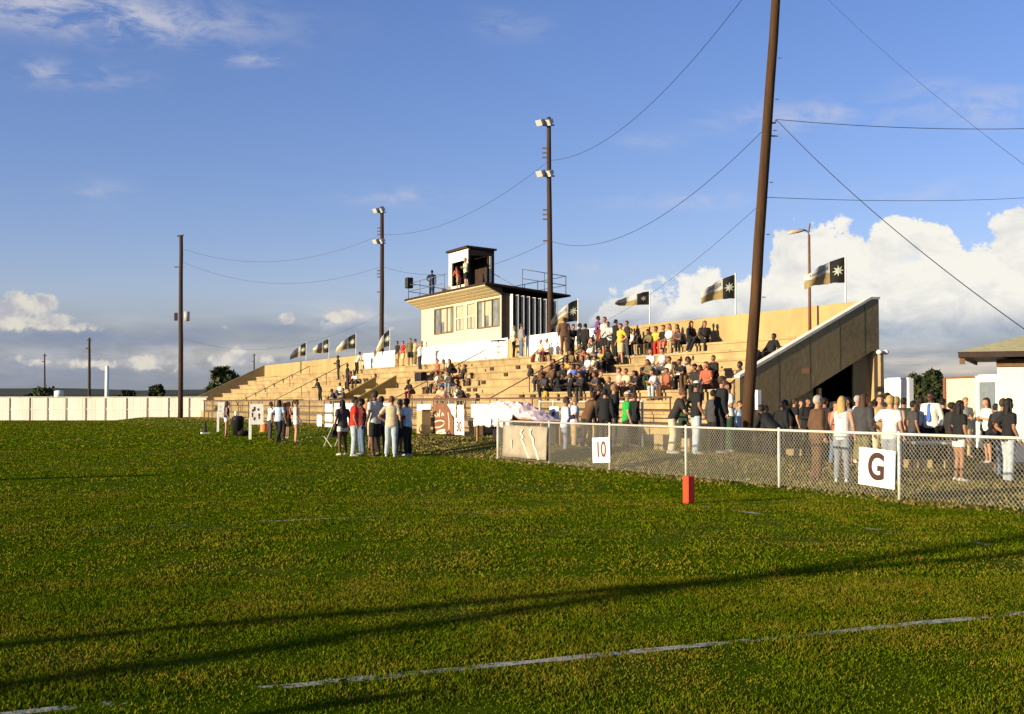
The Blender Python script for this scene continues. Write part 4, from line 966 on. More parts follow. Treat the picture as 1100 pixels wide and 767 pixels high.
# white poster held up beside the boy in the white shirt
q = on_x(595, 446, 18.6); mb = MB(); mb.box((18.6, q[1] - .33, q[2] - .25), (18.62, q[1] + .33, q[2] + .28)); o = mb.build('poster', paper); tag(o, 'white poster propped behind the boy in the white shirt near the pink paper', 'poster')
mb = MB(); mb.ball((18.59, q[1] + .02, q[2] + .05), .008, .12, .08); mb.build('red_mark', redink, o)

# ------------------------------------------------------------------ goal line pylon, low marker, easel boards
q = on_z(740, 541); t = thing('pylon', 'bright orange red foam pylon standing on the goal line corner', 'pylon', q, rad(4))
mb = MB(); mb.box((-.072, -.072, .015), (.072, .072, .44)); mb.build('foam_body', mat('pylon_orange', (.85, .06, .018), .6, .05), t, bevel=.012)
mb = MB(); mb.box((-.062, -.062, 0), (.062, .062, .0145)); mb.build('base', mat('pylon_base', (.3, .03, .02), .7), t)
q = on_z(220.5, 466); t = thing('sideline_marker', 'small black marker on a white foot standing alone on the far grass', 'marker', q)
mb = MB(); mb.loft([[(r * math.cos(a), r * math.sin(a), z) for a in [j * math.pi / 4 for j in range(8)]] for z, r in ((.08, .12), (.3, .08), (.62, .05))]); mb.build('cone', mat('black_plastic', (.012, .012, .016), .5), t)
mb = MB(); mb.box((-.2, -.2, 0), (.2, .2, .08)); mb.build('base', wpaint, t)
for px, yb, y0, y1, wpx, lab, marks in ((238, 464, 432, 448, 11.5, 'white poster board on a post beside the girl at the far left', 0), (272.5, 472, 434, 456, 14.5, 'larger white poster board with dark and red drawings on a white post', 1)):
    q = on_z(px - 4, yb); Z = q[0] * DX + q[1] * DY; s_ = Z / F
    t = thing('poster_board', lab, 'sign board', q, math.atan2(RY, RX) + rad(8), 'poster boards standing on the grass')
    hb, ht, wd = (yb - y1) * s_, (yb - y0) * s_, wpx * s_
    mb = MB(); mb.box((-.02, -.01, hb), (wd - .02, .012, ht)); bd2 = mb.build('board', board, t)
    mb = MB(); mb.box((-.06, .013, 0), (.06, .08, hb + .3)); mb.build('post', wpaint, t)
    r = random.Random(px); 
    for k in range(9 if marks else 4):
        mb = MB(); x0, z0 = r.uniform(.06, wd - .2), r.uniform(hb + .08, ht - .25)
        mb.box((x0, -.016, z0), (x0 + r.uniform(.04, .1), -.0105, z0 + r.uniform(.04, .18))); mb.build('drawing_mark', (ink if r.random() < .5 else redink) if marks else mat('pencil_grey', (.5, .47, .4), .8), bd2)
q = on_z(255.5, 468); t = thing('trash_can', 'black trash can with a white cup on its lid beside the leftmost girl', 'trash can', q)
blk = mat('black_plastic', (.012, .012, .016), .5)
mb = MB(); mb.loft([[(r * math.cos(a), r * math.sin(a), z) for a in [j * math.pi / 8 for j in range(16)]] for z, r in ((0, .24), (.75, .29), (.78, .31), (.84, .31))]); mb.build('bin', blk, t, True)
mb = MB(); mb.loft([[(r * math.cos(a), r * math.sin(a), z) for a in [j * math.pi / 8 for j in range(16)]] for z, r in ((.842, .32), (.90, .30), (.96, .18))]); mb.build('lid', blk, t, True)
q2 = (q[0] - .08, q[1] + .05, .96); t = thing('paper_cup', 'white paper cup left on the black trash can', 'cup', q2)
mb = MB(); mb.loft([[(r * math.cos(a), r * math.sin(a), z) for a in [j * math.pi / 6 for j in range(12)]] for z, r in ((0, .06), (.2, .085))]); mb.build('cup_body', wpaint, t, True); mb = MB(); mb.tube([(0, 0, .201), (0, 0, .215)], .088, 12); mb.build('lid', wpaint, t)
for px, py, c, lab in ((234, 460, (.012, .012, .014), 'black sports bag on the grass under the leftmost poster board'), (279, 464, (.05, .012, .012), 'dark sports bag with a red end on the grass right of the larger poster board'), (262, 468.5, (.02, .014, .012), 'low dark bag on the grass at the foot of the trash can')):
    q = on_z(px, py); t = thing('sports_bag', lab, 'bag', q, random.uniform(0, 3), 'bags left on the grass')
    m_ = mat('bag_%d' % px, c, .85); mb = MB(); mb.ball((0, 0, .14), .33, .15, .15); mb.build('bag_body', m_, t, True); mb = MB(); mb.tube([(-.15, 0, .26), (-.08, 0, .37), (.08, 0, .37), (.15, 0, .26)], .018, 6); mb.build('handle', m_, t, True)
q = on_z(283.5, 466); t = thing('water_jug', 'orange drinks jug with a white lid on the grass behind the cheerleaders', 'jug', q)
mb = MB(); mb.loft([[(r * math.cos(a), r * math.sin(a), z) for a in [j * math.pi / 8 for j in range(16)]] for z, r in ((0, .19), (.05, .2), (.48, .2), (.5, .18))]); mb.build('jug_body', mat('jug_orange', (.85, .20, .03), .5), t, True)
mb = MB(); mb.tube([(0, 0, .501), (0, 0, .58)], .2, 16); mb.build('lid', wpaint, t, True); mb = MB(); mb.tube([(-.19, -.05, .1), (-.25, -.07, .09)], .02, 6); mb.build('tap', wpaint, t)
q = on_z(358, 480); t = thing('camp_chair', 'folding chair with black seat left of the group on the field', 'chair', q, rad(200))
mb = MB()
mb.hexa([(-.24, -.22, .36), (.24, -.22, .36), (.24, .22, .34), (-.24, .22, .34)], [(-.24, -.22, .39), (.24, -.22, .39), (.24, .22, .37), (-.24, .22, .37)]); mb.build('seat', mat('black_cloth', (.013, .012, .014), .85), t)
mb = MB(); mb.hexa([(-.24, .22, .40), (.24, .22, .40), (.24, .25, .40), (-.24, .25, .40)], [(-.24, .34, .85), (.24, .34, .85), (.24, .37, .85), (-.24, .37, .85)]); mb.build('backrest', mat('black_cloth', (.013, .012, .014), .85), t)
for sx2 in (-.25, .25):
    for p0, p1 in (((sx2, -.25, 0), (sx2, .36, .88)), ((sx2, .25, 0), (sx2, -.22, .38))): mb = MB(); mb.tube([p0, p1], .013, 6); mb.build('leg', galv, t)

# ------------------------------------------------------------------ concrete blocks, benches and curbs behind the near fence
blockm = mat('tan_block', (.30, .22, .11), .9, .15, 2, .3)
def block(px0, px1, ytop, ybot, lab, depth=.4):
    p0 = ground_at((px0 + px1) / 2, ybot); Z = p0[0] * DX + p0[1] * DY; wd = (px1 - px0) / F * Z; h = (ybot - ytop) / F * Z
    mb = MB(); mb.box((-.001, -wd / 2, -.05), (depth, wd / 2, h)); o = mb.build('concrete_block', blockm, None, bevel=.015)
    o.location = p0; o.rotation_euler = (0, 0, rad(0)); tag(o, lab, 'block', 'tan concrete blocks on the verge')
block(698, 716, 467, 484, 'large tan concrete block behind the woman in white trousers')
block(728, 744, 471, 485, 'tan concrete block between the woman in white trousers and the man in pale jeans')
block(764, 778, 466, 484, 'tan block just left of the leaning wooden pole')
block(696, 705, 486, 493, 'small low tan block behind the near fence, below the large one')
block(746, 766, 487, 496, 'low wide tan block at the feet of the man in pale jeans')
def curb(px0, px1, py, lab, ht=.20):
    a, b = ground_at(px0, py), ground_at(px1, py + (px1 - px0) * .012); d_ = Vector(b) - Vector(a); ln = d_.length
    mb = MB(); mb.box((0, -.08, -.04), (ln, .08, ht)); o = mb.build('parking_curb', blockm, None, bevel=.02); o.location = a; o.rotation_euler = (0, 0, math.atan2(d_.y, d_.x)); tag(o, lab, 'curb', 'low concrete curbs on the verge')
curb(836, 872, 489, 'low concrete curb right of the leaning pole, seen through the fence')
curb(880, 918, 493, 'low concrete curb left of the G board'); curb(968, 1002, 502, 'low concrete curb right of the G board')
curb(1014, 1026, 503, 'short concrete curb behind the girl in white shorts'); curb(1048, 1076, 506, 'low concrete curb behind the girl in pale jeans')
# thin painted post beside the leaning pole
q = at_depth(814.5, 439, Zb + 2); t = thing('marker_post', 'short white post beside the leaning wooden pole', 'post', (q[0], q[1], gz(q[0], q[1])))
zt_ = EYE + (432 - 419) / F * (Zb + 2) - gz(q[0], q[1]); zb_ = EYE - 8 / F * (Zb + 2) - gz(q[0], q[1])
mb = MB(); mb.box((-.05, -.05, 0), (.05, .05, zb_)); mb.build('stake', dwood, t); mb = MB(); mb.box((-.07, -.07, zb_ + .001), (.07, .07, zt_)); mb.build('sleeve', wpaint, t)
# lamp on a timber post at the stand's back corner
q = on_y(946.5, 430, U0 - .35); t = thing('yard_lamp', 'pale timber post with two small lamps at the back corner of the grandstand', 'lamp post', (q[0], U0 - .35, .3))
hh = on_y(946.5, 379, U0 - .35)[2] - .3
mb = MB(); mb.box((-.07, -.07, 0), (.07, .07, hh)); mb.build('post', mat('yard_post', (.34, .24, .12), .8), t)
for k in (-.13, .16): mb = MB(); mb.ball((k, -.08, hh + .02), .10, .12, .09); mb.build('lamp_head', mat('lamp_shell', (.78, .70, .64), .3), t, True)

# ------------------------------------------------------------------ hut, panels on the right
ang = math.atan2(-.42, 1.0)
def cam_dir(x, z): return Vector((x * RX + z * DX, x * RY + z * DY, 0))
A_ = at_depth(1072, 432, 28.0); wd_ = cam_dir(1, -.44).normalized(); dp = Vector((-wd_.y, wd_.x, 0))
if dp.dot(cam_dir(0, 1)) < 0: dp = -dp
hut = thing('refreshment_hut', 'white walled hut with a tan hipped roof and dark eaves beyond the crowd', 'hut', (A_[0], A_[1], .28), math.atan2(wd_.y, wd_.x))
hz = EYE + (432 - 386) / F * 28 - .28; ev = EYE + (432 - 381) / F * 28 - .28
hutw = mat('hut_wall', (.78, .73, .60), .8, .05, 1.5)
mb = MB(); mb.box((0, 0, 0), (.55, .12, hz)); mb.box((1.5, 0, 0), (6, .12, hz)); mb.box((.55, 0, 2.05), (1.5, .12, hz)); mb.box((0, .12, 0), (.12, 5, hz)); mb.box((5.88, .121, 0), (6, 5, hz)); mb.box((.121, 4.88, 0), (5.879, 5, hz)); mb.build('wall', hutw, hut)
dr = MB(); dr.box((.60, .04, 0), (1.45, .09, 2.0)); dr = dr.build('door', mat('hut_door', (.18, .10, .05), .7), hut)
mb = MB(); mb.box((.55, -.02, 0), (.60, .11, 2.05)); mb.box((1.45, -.02, 0), (1.5, .11, 2.05)); mb.box((.60, -.02, 2.0), (1.45, .11, 2.05)); mb.build('door_frame', mat('hut_frame', (.36, .16, .06), .7), hut)
ov = .82; rx0, rx1, ry0, ry1 = -ov, 6 + ov, -ov * .8, 5 + ov
mb = MB(); zt2 = ev + 1.15
mb.add([(rx0, ry0, ev + .05), (rx1, ry0, ev + .05), (rx1, ry1, ev + .05), (rx0, ry1, ev + .05), (3.0, 2.5, zt2), (3.4, 2.5, zt2)], [(0, 1, 5, 4), (1, 2, 5), (2, 3, 4, 5), (3, 0, 4), (3, 2, 1, 0)]); mb.build('roof', mat('tan_shingles', (.40, .37, .20), .9, .15, 6, .3), hut)
mb = MB()
for lo, hi in (((rx0 + .03, ry0 + .03, ev - .07), (rx1 - .03, ry0 + .08, ev + .046)), ((rx0 + .03, ry0 + .081, ev - .07), (rx0 + .08, ry1 - .03, ev + .046)), ((rx1 - .08, ry0 + .081, ev - .07), (rx1 - .03, ry1 - .03, ev + .046)), ((rx0 + .08, ry0 + .08, ev + .01), (rx1 - .08, ry1 - .05, ev + .045))): mb.box(lo, hi)
mb.build('fascia', brown, hut)
mb = MB(); mb.box((rx0 + .05, ry0 + .12, ev - .22), (rx0 + .16, ry0 + .24, ev + .008)); mb.box((-.02, -.06, hz - .17), (6.02, -.003, hz)); mb.build('rafter_ends', mat('brown_beam', (.16, .09, .04), .8), hut)
def panel(name, label, px0, px1, ytop, Z, m, frame=None, twist=-.3, cat='panel', skew=0):
    a, b = at_depth(px0, 440, Z), at_depth(px1, 440, Z + skew); d_ = Vector((b[0] - a[0], b[1] - a[1], 0)); ln = d_.length; h = EYE + (432 - ytop) / F * Z - .3
    t = thing(name, label, cat, (a[0], a[1], .3), math.atan2(d_.y, d_.x))
    mb = MB(); mb.box((.05, 0, 0), (ln - .05, .08, h)); mb.build('sheet', m, t)
    mb = MB(); mb.box((-.06, -.05, 0), (.045, .12, h + .03)); mb.build('post', frame or wpaint, t); mb = MB(); mb.box((ln - .045, -.05, 0), (ln + .06, .12, h + .03)); mb.build('post', frame or wpaint, t)
    mb = MB(); mb.box((.05, -.03, h + .001), (ln - .05, .1, h + .06)); mb.build('top_rail', frame or wpaint, t)
    return t, ln, h
creamp = mat('cream_panel', (.68, .60, .38), .8, .05, 1)
panel('wall_panel', 'white panel wall with thick white posts beside the back corner of the grandstand', 953, 977, 408, 42, whiteb, skew=-1.2)
panel('sliding_door', 'large cream door panel in a red brown frame left of the hut', 1016, 1051, 407, 38, creamp, mat('red_frame', (.20, .08, .045), .7), cat='door', skew=-1.5)
t, ln, h = panel('shed_wall', 'white shed wall with a grey window between the cream door and the hut', 1051, 1075, 405, 36, wpaint, cat='shed', skew=-1)
mb = MB(); mb.box((.10, -.03, .5), (ln - .24, -.004, h - .15)); mb.build('window', mat('grey_shutter', (.17, .20, .22), .4), t)
# long table behind the fence
q = at_depth(1007, 457, 26); t = thing('serving_table', 'folding table with a pale edge before the man in the blue tie', 'table', (q[0], q[1], gz(q[0], q[1])), math.atan2(RY, RX))
mb = MB(); mb.box((-.55, -.35, .75), (.5, .35, .80)); mb.build('table_top', mat('pale_table', (.50, .52, .42), .6), t)
for sx2 in (-.45, .4):
    for sy in (-.28, .28): mb = MB(); mb.tube([(sx2, sy, 0), (sx2, sy, .75)], .02, 6); mb.build('leg', gal, t)
# ------------------------------------------------------------------ people: one continuous body per pose, clothes, hair and shoes as children
V = Vector
def ringpts(c, ax, ay, n=14): return [c + ax * math.cos(2 * math.pi * j / n) + ay * math.sin(2 * math.pi * j / n) for j in range(n)]
def limb(mb, pts, rad_, round_=True, n=12):
    pts = [V(p) for p in pts]; P_, R_ = [], []
    # resample with smoothing at the joints
    for i in range(len(pts) - 1):
        for q in (0, .33, .66): P_.append(pts[i].lerp(pts[i + 1], q)); R_.append(rad_[i] + (rad_[i + 1] - rad_[i]) * q)
    P_.append(pts[-1]); R_.append(rad_[-1])
    if round_:
        t = (P_[0] - P_[1]).normalized(); P_ = [P_[0] + t * R_[0] * .8, P_[0] + t * R_[0] * .45] + P_; R_ = [R_[0] * .4, R_[0] * .85] + R_
        t = (P_[-1] - P_[-2]).normalized(); P_ = P_ + [P_[-1] + t * R_[-1] * .45, P_[-1] + t * R_[-1] * .8]; R_ = R_ + [R_[-1] * .85, R_[-1] * .4]
    mb.tube(P_, R_, n)
def remesh(mb, vox, smooth=4, name='m'):
    me = mb.mesh('tmp'); bm = bmesh.new(); bm.from_mesh(me); bmesh.ops.recalc_face_normals(bm, faces=bm.faces); bm.to_mesh(me); bm.free()
    o = bpy.data.objects.new('tmp', me); COL.objects.link(o)
    r = o.modifiers.new('r', 'REMESH'); r.mode = 'VOXEL'; r.voxel_size = vox; r.use_smooth_shade = True
    s = o.modifiers.new('s', 'SMOOTH'); s.iterations = smooth; s.factor = .5
    bpy.context.view_layer.update()
    out = bpy.data.meshes.new_from_object(o.evaluated_get(bpy.context.evaluated_depsgraph_get())); out.name = name
    bpy.data.objects.remove(o); bpy.data.meshes.remove(me); return out

# pose: hip height, torso lean (deg, forward), legs [(knee, ankle)], arms [(elbow, wrist)], seated
def S(l): return [(-a, b, c) for a, b, c in l]
POSES = {
 'stand':  dict(z=.87, lean=2, legs=[((.10, -.02, .50), (.115, .02, .09)), ((-.10, -.01, .50), (-.12, .03, .09))], arms=[((.25, .03, 1.15), (.26, -.06, .91)), ((-.25, .02, 1.15), (-.265, -.05, .91))]),
 'hip':    dict(z=.87, lean=1, legs=[((.11, -.03, .50), (.15, -.02, .09)), ((-.09, 0, .50), (-.10, .04, .09))], arms=[((.36, .08, 1.17), (.19, -.06, 1.02)), ((-.25, .03, 1.15), (-.25, -.10, .92))]),
 'fold':   dict(z=.87, lean=3, legs=[((.10, -.03, .50), (.12, .0, .09)), ((-.10, -.01, .50), (-.14, .03, .09))], arms=[((.25, -.03, 1.15), (.03, -.22, 1.20)), ((-.25, -.03, 1.15), (-.02, -.25, 1.16))]),
 'walk':   dict(z=.86, lean=5, legs=[((.09, -.16, .50), (.10, -.24, .10)), ((-.09, .02, .48), (-.10, .30, .13))], arms=[((.24, .12, 1.16), (.25, .10, .92)), ((-.24, -.08, 1.16), (-.24, -.24, .98))]),
 'raise':  dict(z=.87, lean=0, legs=[((.11, -.02, .50), (.17, .02, .09)), ((-.11, -.01, .50), (-.17, .03, .09))], arms=[((.36, -.03, 1.48), (.17, -.02, 1.66)), ((-.25, .02, 1.15), (-.22, -.12, .94))]),
 'lean':   dict(z=.86, lean=24, legs=[((.11, -.03, .49), (.14, .05, .09)), ((-.11, -.05, .49), (-.14, .0, .09))], arms=[((.25, -.32, 1.06), (.17, -.52, 1.02)), ((-.25, -.32, 1.06), (-.16, -.52, 1.02))]),
 'bend':   dict(z=.84, lean=48, legs=[((.12, -.10, .48), (.15, .06, .09)), ((-.12, .02, .48), (-.14, .16, .09))], arms=[((.22, -.52, .95), (.16, -.60, .72)), ((-.22, -.52, .95), (-.14, -.62, .74))]),
 'sit':    dict(z=.03, seat=1, lean=6, legs=[((.13, -.44, .10), (.14, -.44, -.33)), ((-.13, -.45, .10), (-.13, -.42, -.33))], arms=[((.25, -.09, .32), (.15, -.32, .22)), ((-.25, -.09, .32), (-.13, -.33, .20))]),
 'sitlean': dict(z=.03, seat=1, lean=32, legs=[((.17, -.42, .11), (.16, -.40, -.33)), ((-.16, -.43, .11), (-.15, -.38, -.33))], arms=[((.24, -.40, .24), (.06, -.56, .30)), ((-.24, -.40, .24), (-.04, -.56, .28))]),
 'situp':  dict(z=.03, seat=1, lean=2, legs=[((.12, -.44, .10), (.10, -.50, -.33)), ((-.12, -.45, .10), (-.16, -.36, -.33))], arms=[((.33, -.10, .40), (.12, -.26, .62)), ((-.25, -.05, .30), (-.14, -.30, .18))]),
 'sitback': dict(z=.03, seat=1, lean=-14, legs=[((.12, -.45, .13), (.10, -.68, -.28)), ((-.12, -.46, .12), (-.12, -.64, -.30))], arms=[((.28, .20, .30), (.27, .22, .06)), ((-.25, -.02, .30), (-.10, -.26, .22))]),
}
def skel(pose):
    p = POSES[pose]; a = rad(p['lean']); up = V((0, -math.sin(a), math.cos(a))); fw = V((0, math.cos(a), math.sin(a)))
    base = V((0, 0, p['z'])); return p, base, up, fw
def torso_rings(base, up, fw, tab, grow):
    return [ringpts(base + up * s + fw * o, V((wx + grow, 0, 0)), fw * (wy + grow), 16) for s, wx, wy, o in tab]
TORSO = [(-.03, .07, .06, 0), (.0, .135, .095, 0), (.08, .168, .118, .005), (.16, .155, .108, 0), (.27, .132, .092, -.008), (.38, .150, .110, -.012), (.47, .165, .118, -.005), (.54, .168, .105, .004), (.585, .13, .085, .008), (.62, .07, .06, .008), (.645, .04, .04, .005)]
def shoulders(base, up, s): return base + up * .545 + V((s * .178, 0, 0))
def headc(base, up): 
    n = base + up * .615; return n + (up * .5 + V((0, 0, .5))).normalized() * .155 + V((0, -.018, 0))
def make_body(pose):
    p, base, up, fw = skel(pose); mb = MB()
    mb.loft(torso_rings(base, up, fw, TORSO, 0))
    hc = headc(base, up)
    limb(mb, [base + up * .57, hc - V((0, -.02, .06))], [.062, .054])
    mb.ball(hc + V((0, .012, .02)), .076, .094, .098, 16, 12); mb.ball(hc + V((0, -.022, -.045)), .058, .066, .070, 14, 10)
    mb.ball(hc + V((0, -.098, -.022)), .015, .020, .022, 8, 6)                                  # nose
    mb.ball(hc + V((0, -.083, -.066)), .024, .012, .012, 8, 6)                                  # mouth
    for s in (-1, 1): mb.ball(hc + V((s * .080, .012, -.012)), .012, .022, .032, 8, 6)          # ears
    for i, s in ((0, 1), (1, -1)):
        k, an = map(V, p['legs'][i]); hip = base + V((s * .088, 0, .035))
        limb(mb, [hip, hip.lerp(k, .5), k, k.lerp(an, .35), an], [.090, .080, .056, .055, .036])
        d = V((s * .1, -1, 0)).normalized(); limb(mb, [an + V((0, 0, -.045)) - d * .04, an + V((0, 0, -.05)) + d * .16], [.038, .026])
        e, wv = map(V, p['arms'][i]); sh_ = shoulders(base, up, s)
        limb(mb, [base + up * .535 + V((s * .13, 0, 0)), sh_, sh_.lerp(e, .45), e, e.lerp(wv, .3), wv], [.052, .056, .046, .038, .039, .026])
        d = (wv - e).normalized(); mb.ball(wv + d * .045, .034, .034, .05, 10, 8)
    me = remesh(mb, .0115, 4, 'body')
    # fingers: own short bent chains rooted inside the palm
    fb = MB()
    for i, s in ((0, 1), (1, -1)):
        e, wv = map(V, p['arms'][i]); d = (wv - e).normalized()
        side = d.cross(V((s, 0, .2))).normalized() if abs(d.x) < .9 else V((0, 0, 1)); curl = side.cross(d).normalized()
        for j, ln in enumerate((.060, .072, .068, .052)):
            o = wv + d * .072 + side * (.027 - .018 * j); fb.tube([o, o + d * ln * .5 + curl * .006, o + d * ln * .85 + curl * .024], [.0085, .0078, .006], 6)
        o = wv + d * .035 + side * .026; fb.tube([o, o + side * .026 + d * .022, o + side * .030 + d * .05], [.0105, .009, .007], 6)
    bm = bmesh.new(); bm.from_mesh(me); fm = fb.mesh('f', (), True); bm.from_mesh(fm); bm.to_mesh(me); bm.free()
    # face: eyes, brows and lips as small faces of another tone
    me.materials.clear()
    for _ in range(3): me.materials.append(skin['fair'])
    me.materials[1] = eyem; me.materials[2] = lipm
    for pl in me.polygons:
        q = pl.center - hc; pl.use_smooth = True
        if q.y < -.05:
            if min((q - V((s * .031, q.y, .004))).length for s in (-1, 1)) < .0125: pl.material_index = 1
            elif abs(q.z + .066) < .007 and abs(q.x) < .022: pl.material_index = 2
    return me
def make_top(pose, kind):
    p, base, up, fw = skel(pose); mb = MB()
    g = {'tee': .020, 'long': .024, 'tank': .012, 'jacket': .040}[kind]
    hem = -.005 if not p.get('seat') else .03
    if kind == 'jacket': hem -= .03 if not p.get('seat') else 0
    tab = [(hem, .158, .112, 0), (.08, .168, .118, .005), (.16, .160, .112, 0), (.27, .146, .102, -.008), (.38, .155, .112, -.012), (.47, .165, .118, -.005), (.54, .165, .104, .004), (.585, .125, .08, .008), (.612, .062, .054, .008)]
    mb.loft(torso_rings(base, up, fw, tab, g))
    for i, s in ((0, 1), (1, -1)):
        e, wv = map(V, p['arms'][i]); sh_ = shoulders(base, up, s); a = base + up * .53 + V((s * .12, 0, 0))
        if kind == 'tee': limb(mb, [a, sh_, sh_.lerp(e, .72)], [.066, .074, .068], False)
        elif kind == 'long': limb(mb, [a, sh_, sh_.lerp(e, .5), e, e.lerp(wv, .5), wv], [.068, .074, .064, .056, .052, .040], False)
        elif kind == 'jacket': limb(mb, [a, sh_, sh_.lerp(e, .5), e, e.lerp(wv, .5), wv.lerp(e, -.05)], [.08, .088, .078, .070, .064, .052], False)
        else: limb(mb, [a, a.lerp(sh_, .7)], [.056, .056], False)
    return remesh(mb, .0145, 3, kind + '_top')
def make_bottom(pose, kind):
    p, base, up, fw = skel(pose); mb = MB()
    mb.loft(torso_rings(base, up, fw, [(-.045, .08, .07, 0), (-.005, .14, .10, 0), (.06, .166, .118, .005), (.12, .162, .114, 0), (.19, .148, .104, 0)], .014))
    if kind == 'skirt' and not p.get('seat'):
        mb.loft([ringpts(base + V((0, 0, z)), V((wx, 0, 0)), V((0, wy, 0)), 18) for z, wx, wy in ((.15, .165, .12), (.02, .195, .145), (-.12, .225, .18), (-.28, .25, .20))])
    for i, s in ((0, 1), (1, -1)):
        k, an = map(V, p['legs'][i]); hip = base + V((s * .090, 0, .03)); sh2 = an + (k - an).normalized() * .02
        if kind == 'trousers': limb(mb, [hip, hip.lerp(k, .5), k, k.lerp(sh2, .5), sh2 - V((0, 0, .035))], [.106, .096, .078, .072, .066], False)
        elif kind == 'shorts': limb(mb, [hip, hip.lerp(k, .5), hip.lerp(k, .95)], [.108, .104, .096], False)
        elif kind in ('hotpants', 'skirt'): limb(mb, [hip, hip.lerp(k, .38 if kind == 'hotpants' or not p.get('seat') else .7)], [.108, .104], False)
    return remesh(mb, .0145, 3, kind)
def make_shoe(pose, i):
    p, base, up, fw = skel(pose); k, an = map(V, p['legs'][i]); s = (1, -1)[i]; d = V((s * .12, -1, 0)).normalized(); x = V((d.y, -d.x, 0)) * -1
    mb = MB(); c = V((an.x, an.y, an.z - .09))
    rings = []
    for t, w_, h in ((-.075, .020, .05), (-.06, .032, .08), (0, .038, .095), (.05, .041, .07), (.11, .044, .052), (.155, .038, .042), (.175, .020, .028)):
        rings.append([c + d * t + x * w_ * a + V((0, 0, h * b)) for a, b in ((-1, .0), (-1, .35), (-.8, .8), (-.35, 1), (.35, 1), (.8, .8), (1, .35), (1, 0))])
    mb.loft(rings); me = mb.mesh('shoe', (), True); bm = bmesh.new(); bm.from_mesh(me); bmesh.ops.recalc_face_normals(bm, faces=bm.faces); bm.to_mesh(me); bm.free(); return me
def make_hair(pose, kind):
    p, base, up, fw = skel(pose); hc = headc(base, up) + V((0, .014, .022)); mb = MB(); r = random.Random(hash(pose + kind) & 255 if False else len(pose) * 7 + len(kind))
    big = 1.10 if kind != 'curly' else 1.32
    def keep(x, y, z): return (z > .38) or (y > -.05 and z > -.35 - .25 * y) or (y > .25 and z > -.75)
    mb.ball(hc, .078 * big, .098 * big, .098 * (1.10 if kind != 'curly' else 1.2), 24, 18, keep=keep)
    if kind == 'long':
        n = 12; rings = []
        for z, wx, wy, oy in ((.02, .082, .07, .03), (-.08, .088, .06, .045), (-.16, .095, .05, .065), (-.26, .10, .045, .085), (-.34, .085, .035, .10), (-.38, .05, .02, .105)):
            rings.append(ringpts(hc + V((0, oy, z)), V((wx, 0, 0)), V((0, wy, 0)), 14))
        mb.loft(rings)
        for s in (-1, 1): limb(mb, [hc + V((s * .078, .0, .02)), hc + V((s * .092, .005, -.10)), hc + V((s * .085, -.01, -.22))], [.022, .024, .012], True, 8)
    if kind == 'pony':
        limb(mb, [hc + V((0, .10, .05)), hc + V((0, .155, .0)), hc + V((0, .15, -.14)), hc + V((0, .13, -.22))], [.03, .036, .03, .012], True, 8)
    me = mb.mesh('hair', (), True); bm = bmesh.new(); bm.from_mesh(me)
    for v in bm.verts: v.co += V((r.gauss(0, 1), r.gauss(0, 1), r.gauss(0, 1))) * (.0022 if kind != 'curly' else .008)
    bm.to_mesh(me); bm.free(); return me
def make_cap(pose, kind):
    p, base, up, fw = skel(pose); hc = headc(base, up) + V((0, .012, .03)); mb = MB()
    mb.ball(hc, .088, .108, .098, 20, 14, keep=lambda x, y, z: z > .12)
    if kind == 'cap':
        rings = [(-.10, .075), (-.15, .066), (-.185, .04)]
        mb.loft([[hc + V((a * w_, y + (abs(a) ** 2) * .03, .018 + dz - .02 * (-y - .10) * 6)) for a, dz in ((-1, 0), (-.5, .012), (0, .016), (.5, .012), (1, 0), (.5, .004), (0, .008), (-.5, .004))] for y, w_ in rings])
    elif kind == 'hat':
        mb.loft([ringpts(hc + V((0, 0, z)), V((wx, 0, 0)), V((0, wx * 1.15, 0)), 20) for z, wx in ((.012, .09), (.008, .15), (.02, .17), (.026, .17), (.02, .15), (.024, .09))])
    return mb.mesh('cap', (), True)
skin = {'fair': mat('skin_fair', (.42, .22, .135), .6, .08, 8), 'tan': mat('skin_tan', (.28, .135, .075), .6, .08, 8), 'dark': mat('skin_dark', (.085, .042, .026), .55, .1, 8)}
eyem = mat('eye_dark', (.02, .014, .012), .3); lipm = mat('lips', (.30, .10, .08), .5)
PAL = dict(black=(.012, .012, .013), dark=(.026, .023, .022), charcoal=(.05, .048, .05), grey=(.24, .24, .23), lightgrey=(.46, .47, .46), white=(.66, .64, .60), cream=(.54, .46, .32), beige=(.50, .42, .27), tan=(.36, .25, .13), khaki=(.44, .36, .20), brown=(.11, .058, .03), olive=(.14, .13, .06), red=(.55, .025, .012), orange=(.60, .20, .04), rust=(.42, .10, .05), yellow=(.62, .40, .05), gold=(.50, .30, .05), green=(.02, .33, .05), darkgreen=(.02, .05, .025), teal=(.20, .36, .36), palegreen=(.48, .52, .34), blue=(.06, .13, .48), navy=(.018, .024, .07), lightblue=(.42, .52, .62), jeans=(.10, .15, .24), palejeans=(.36, .42, .46), greyjeans=(.22, .25, .29), pink=(.74, .36, .30), lilac=(.64, .60, .68), maroon=(.12, .02, .02), purple=(.16, .05, .2))
HAIR = dict(black=(.012, .009, .008), brown=(.055, .028, .014), auburn=(.13, .045, .02), blond=(.40, .27, .10), grey=(.34, .32, .28), red=(.22, .07, .025), fair=(.26, .15, .06))
def cl(c): return mat('cloth_' + c, PAL[c], .85, .24, 6, .35)
def hm(c): return mat('hair_' + c, HAIR[c], .7, .25, 30)
CACHE = {}
def cached(key, fn):
    if key not in CACHE: CACHE[key] = fn()
    return CACHE[key]
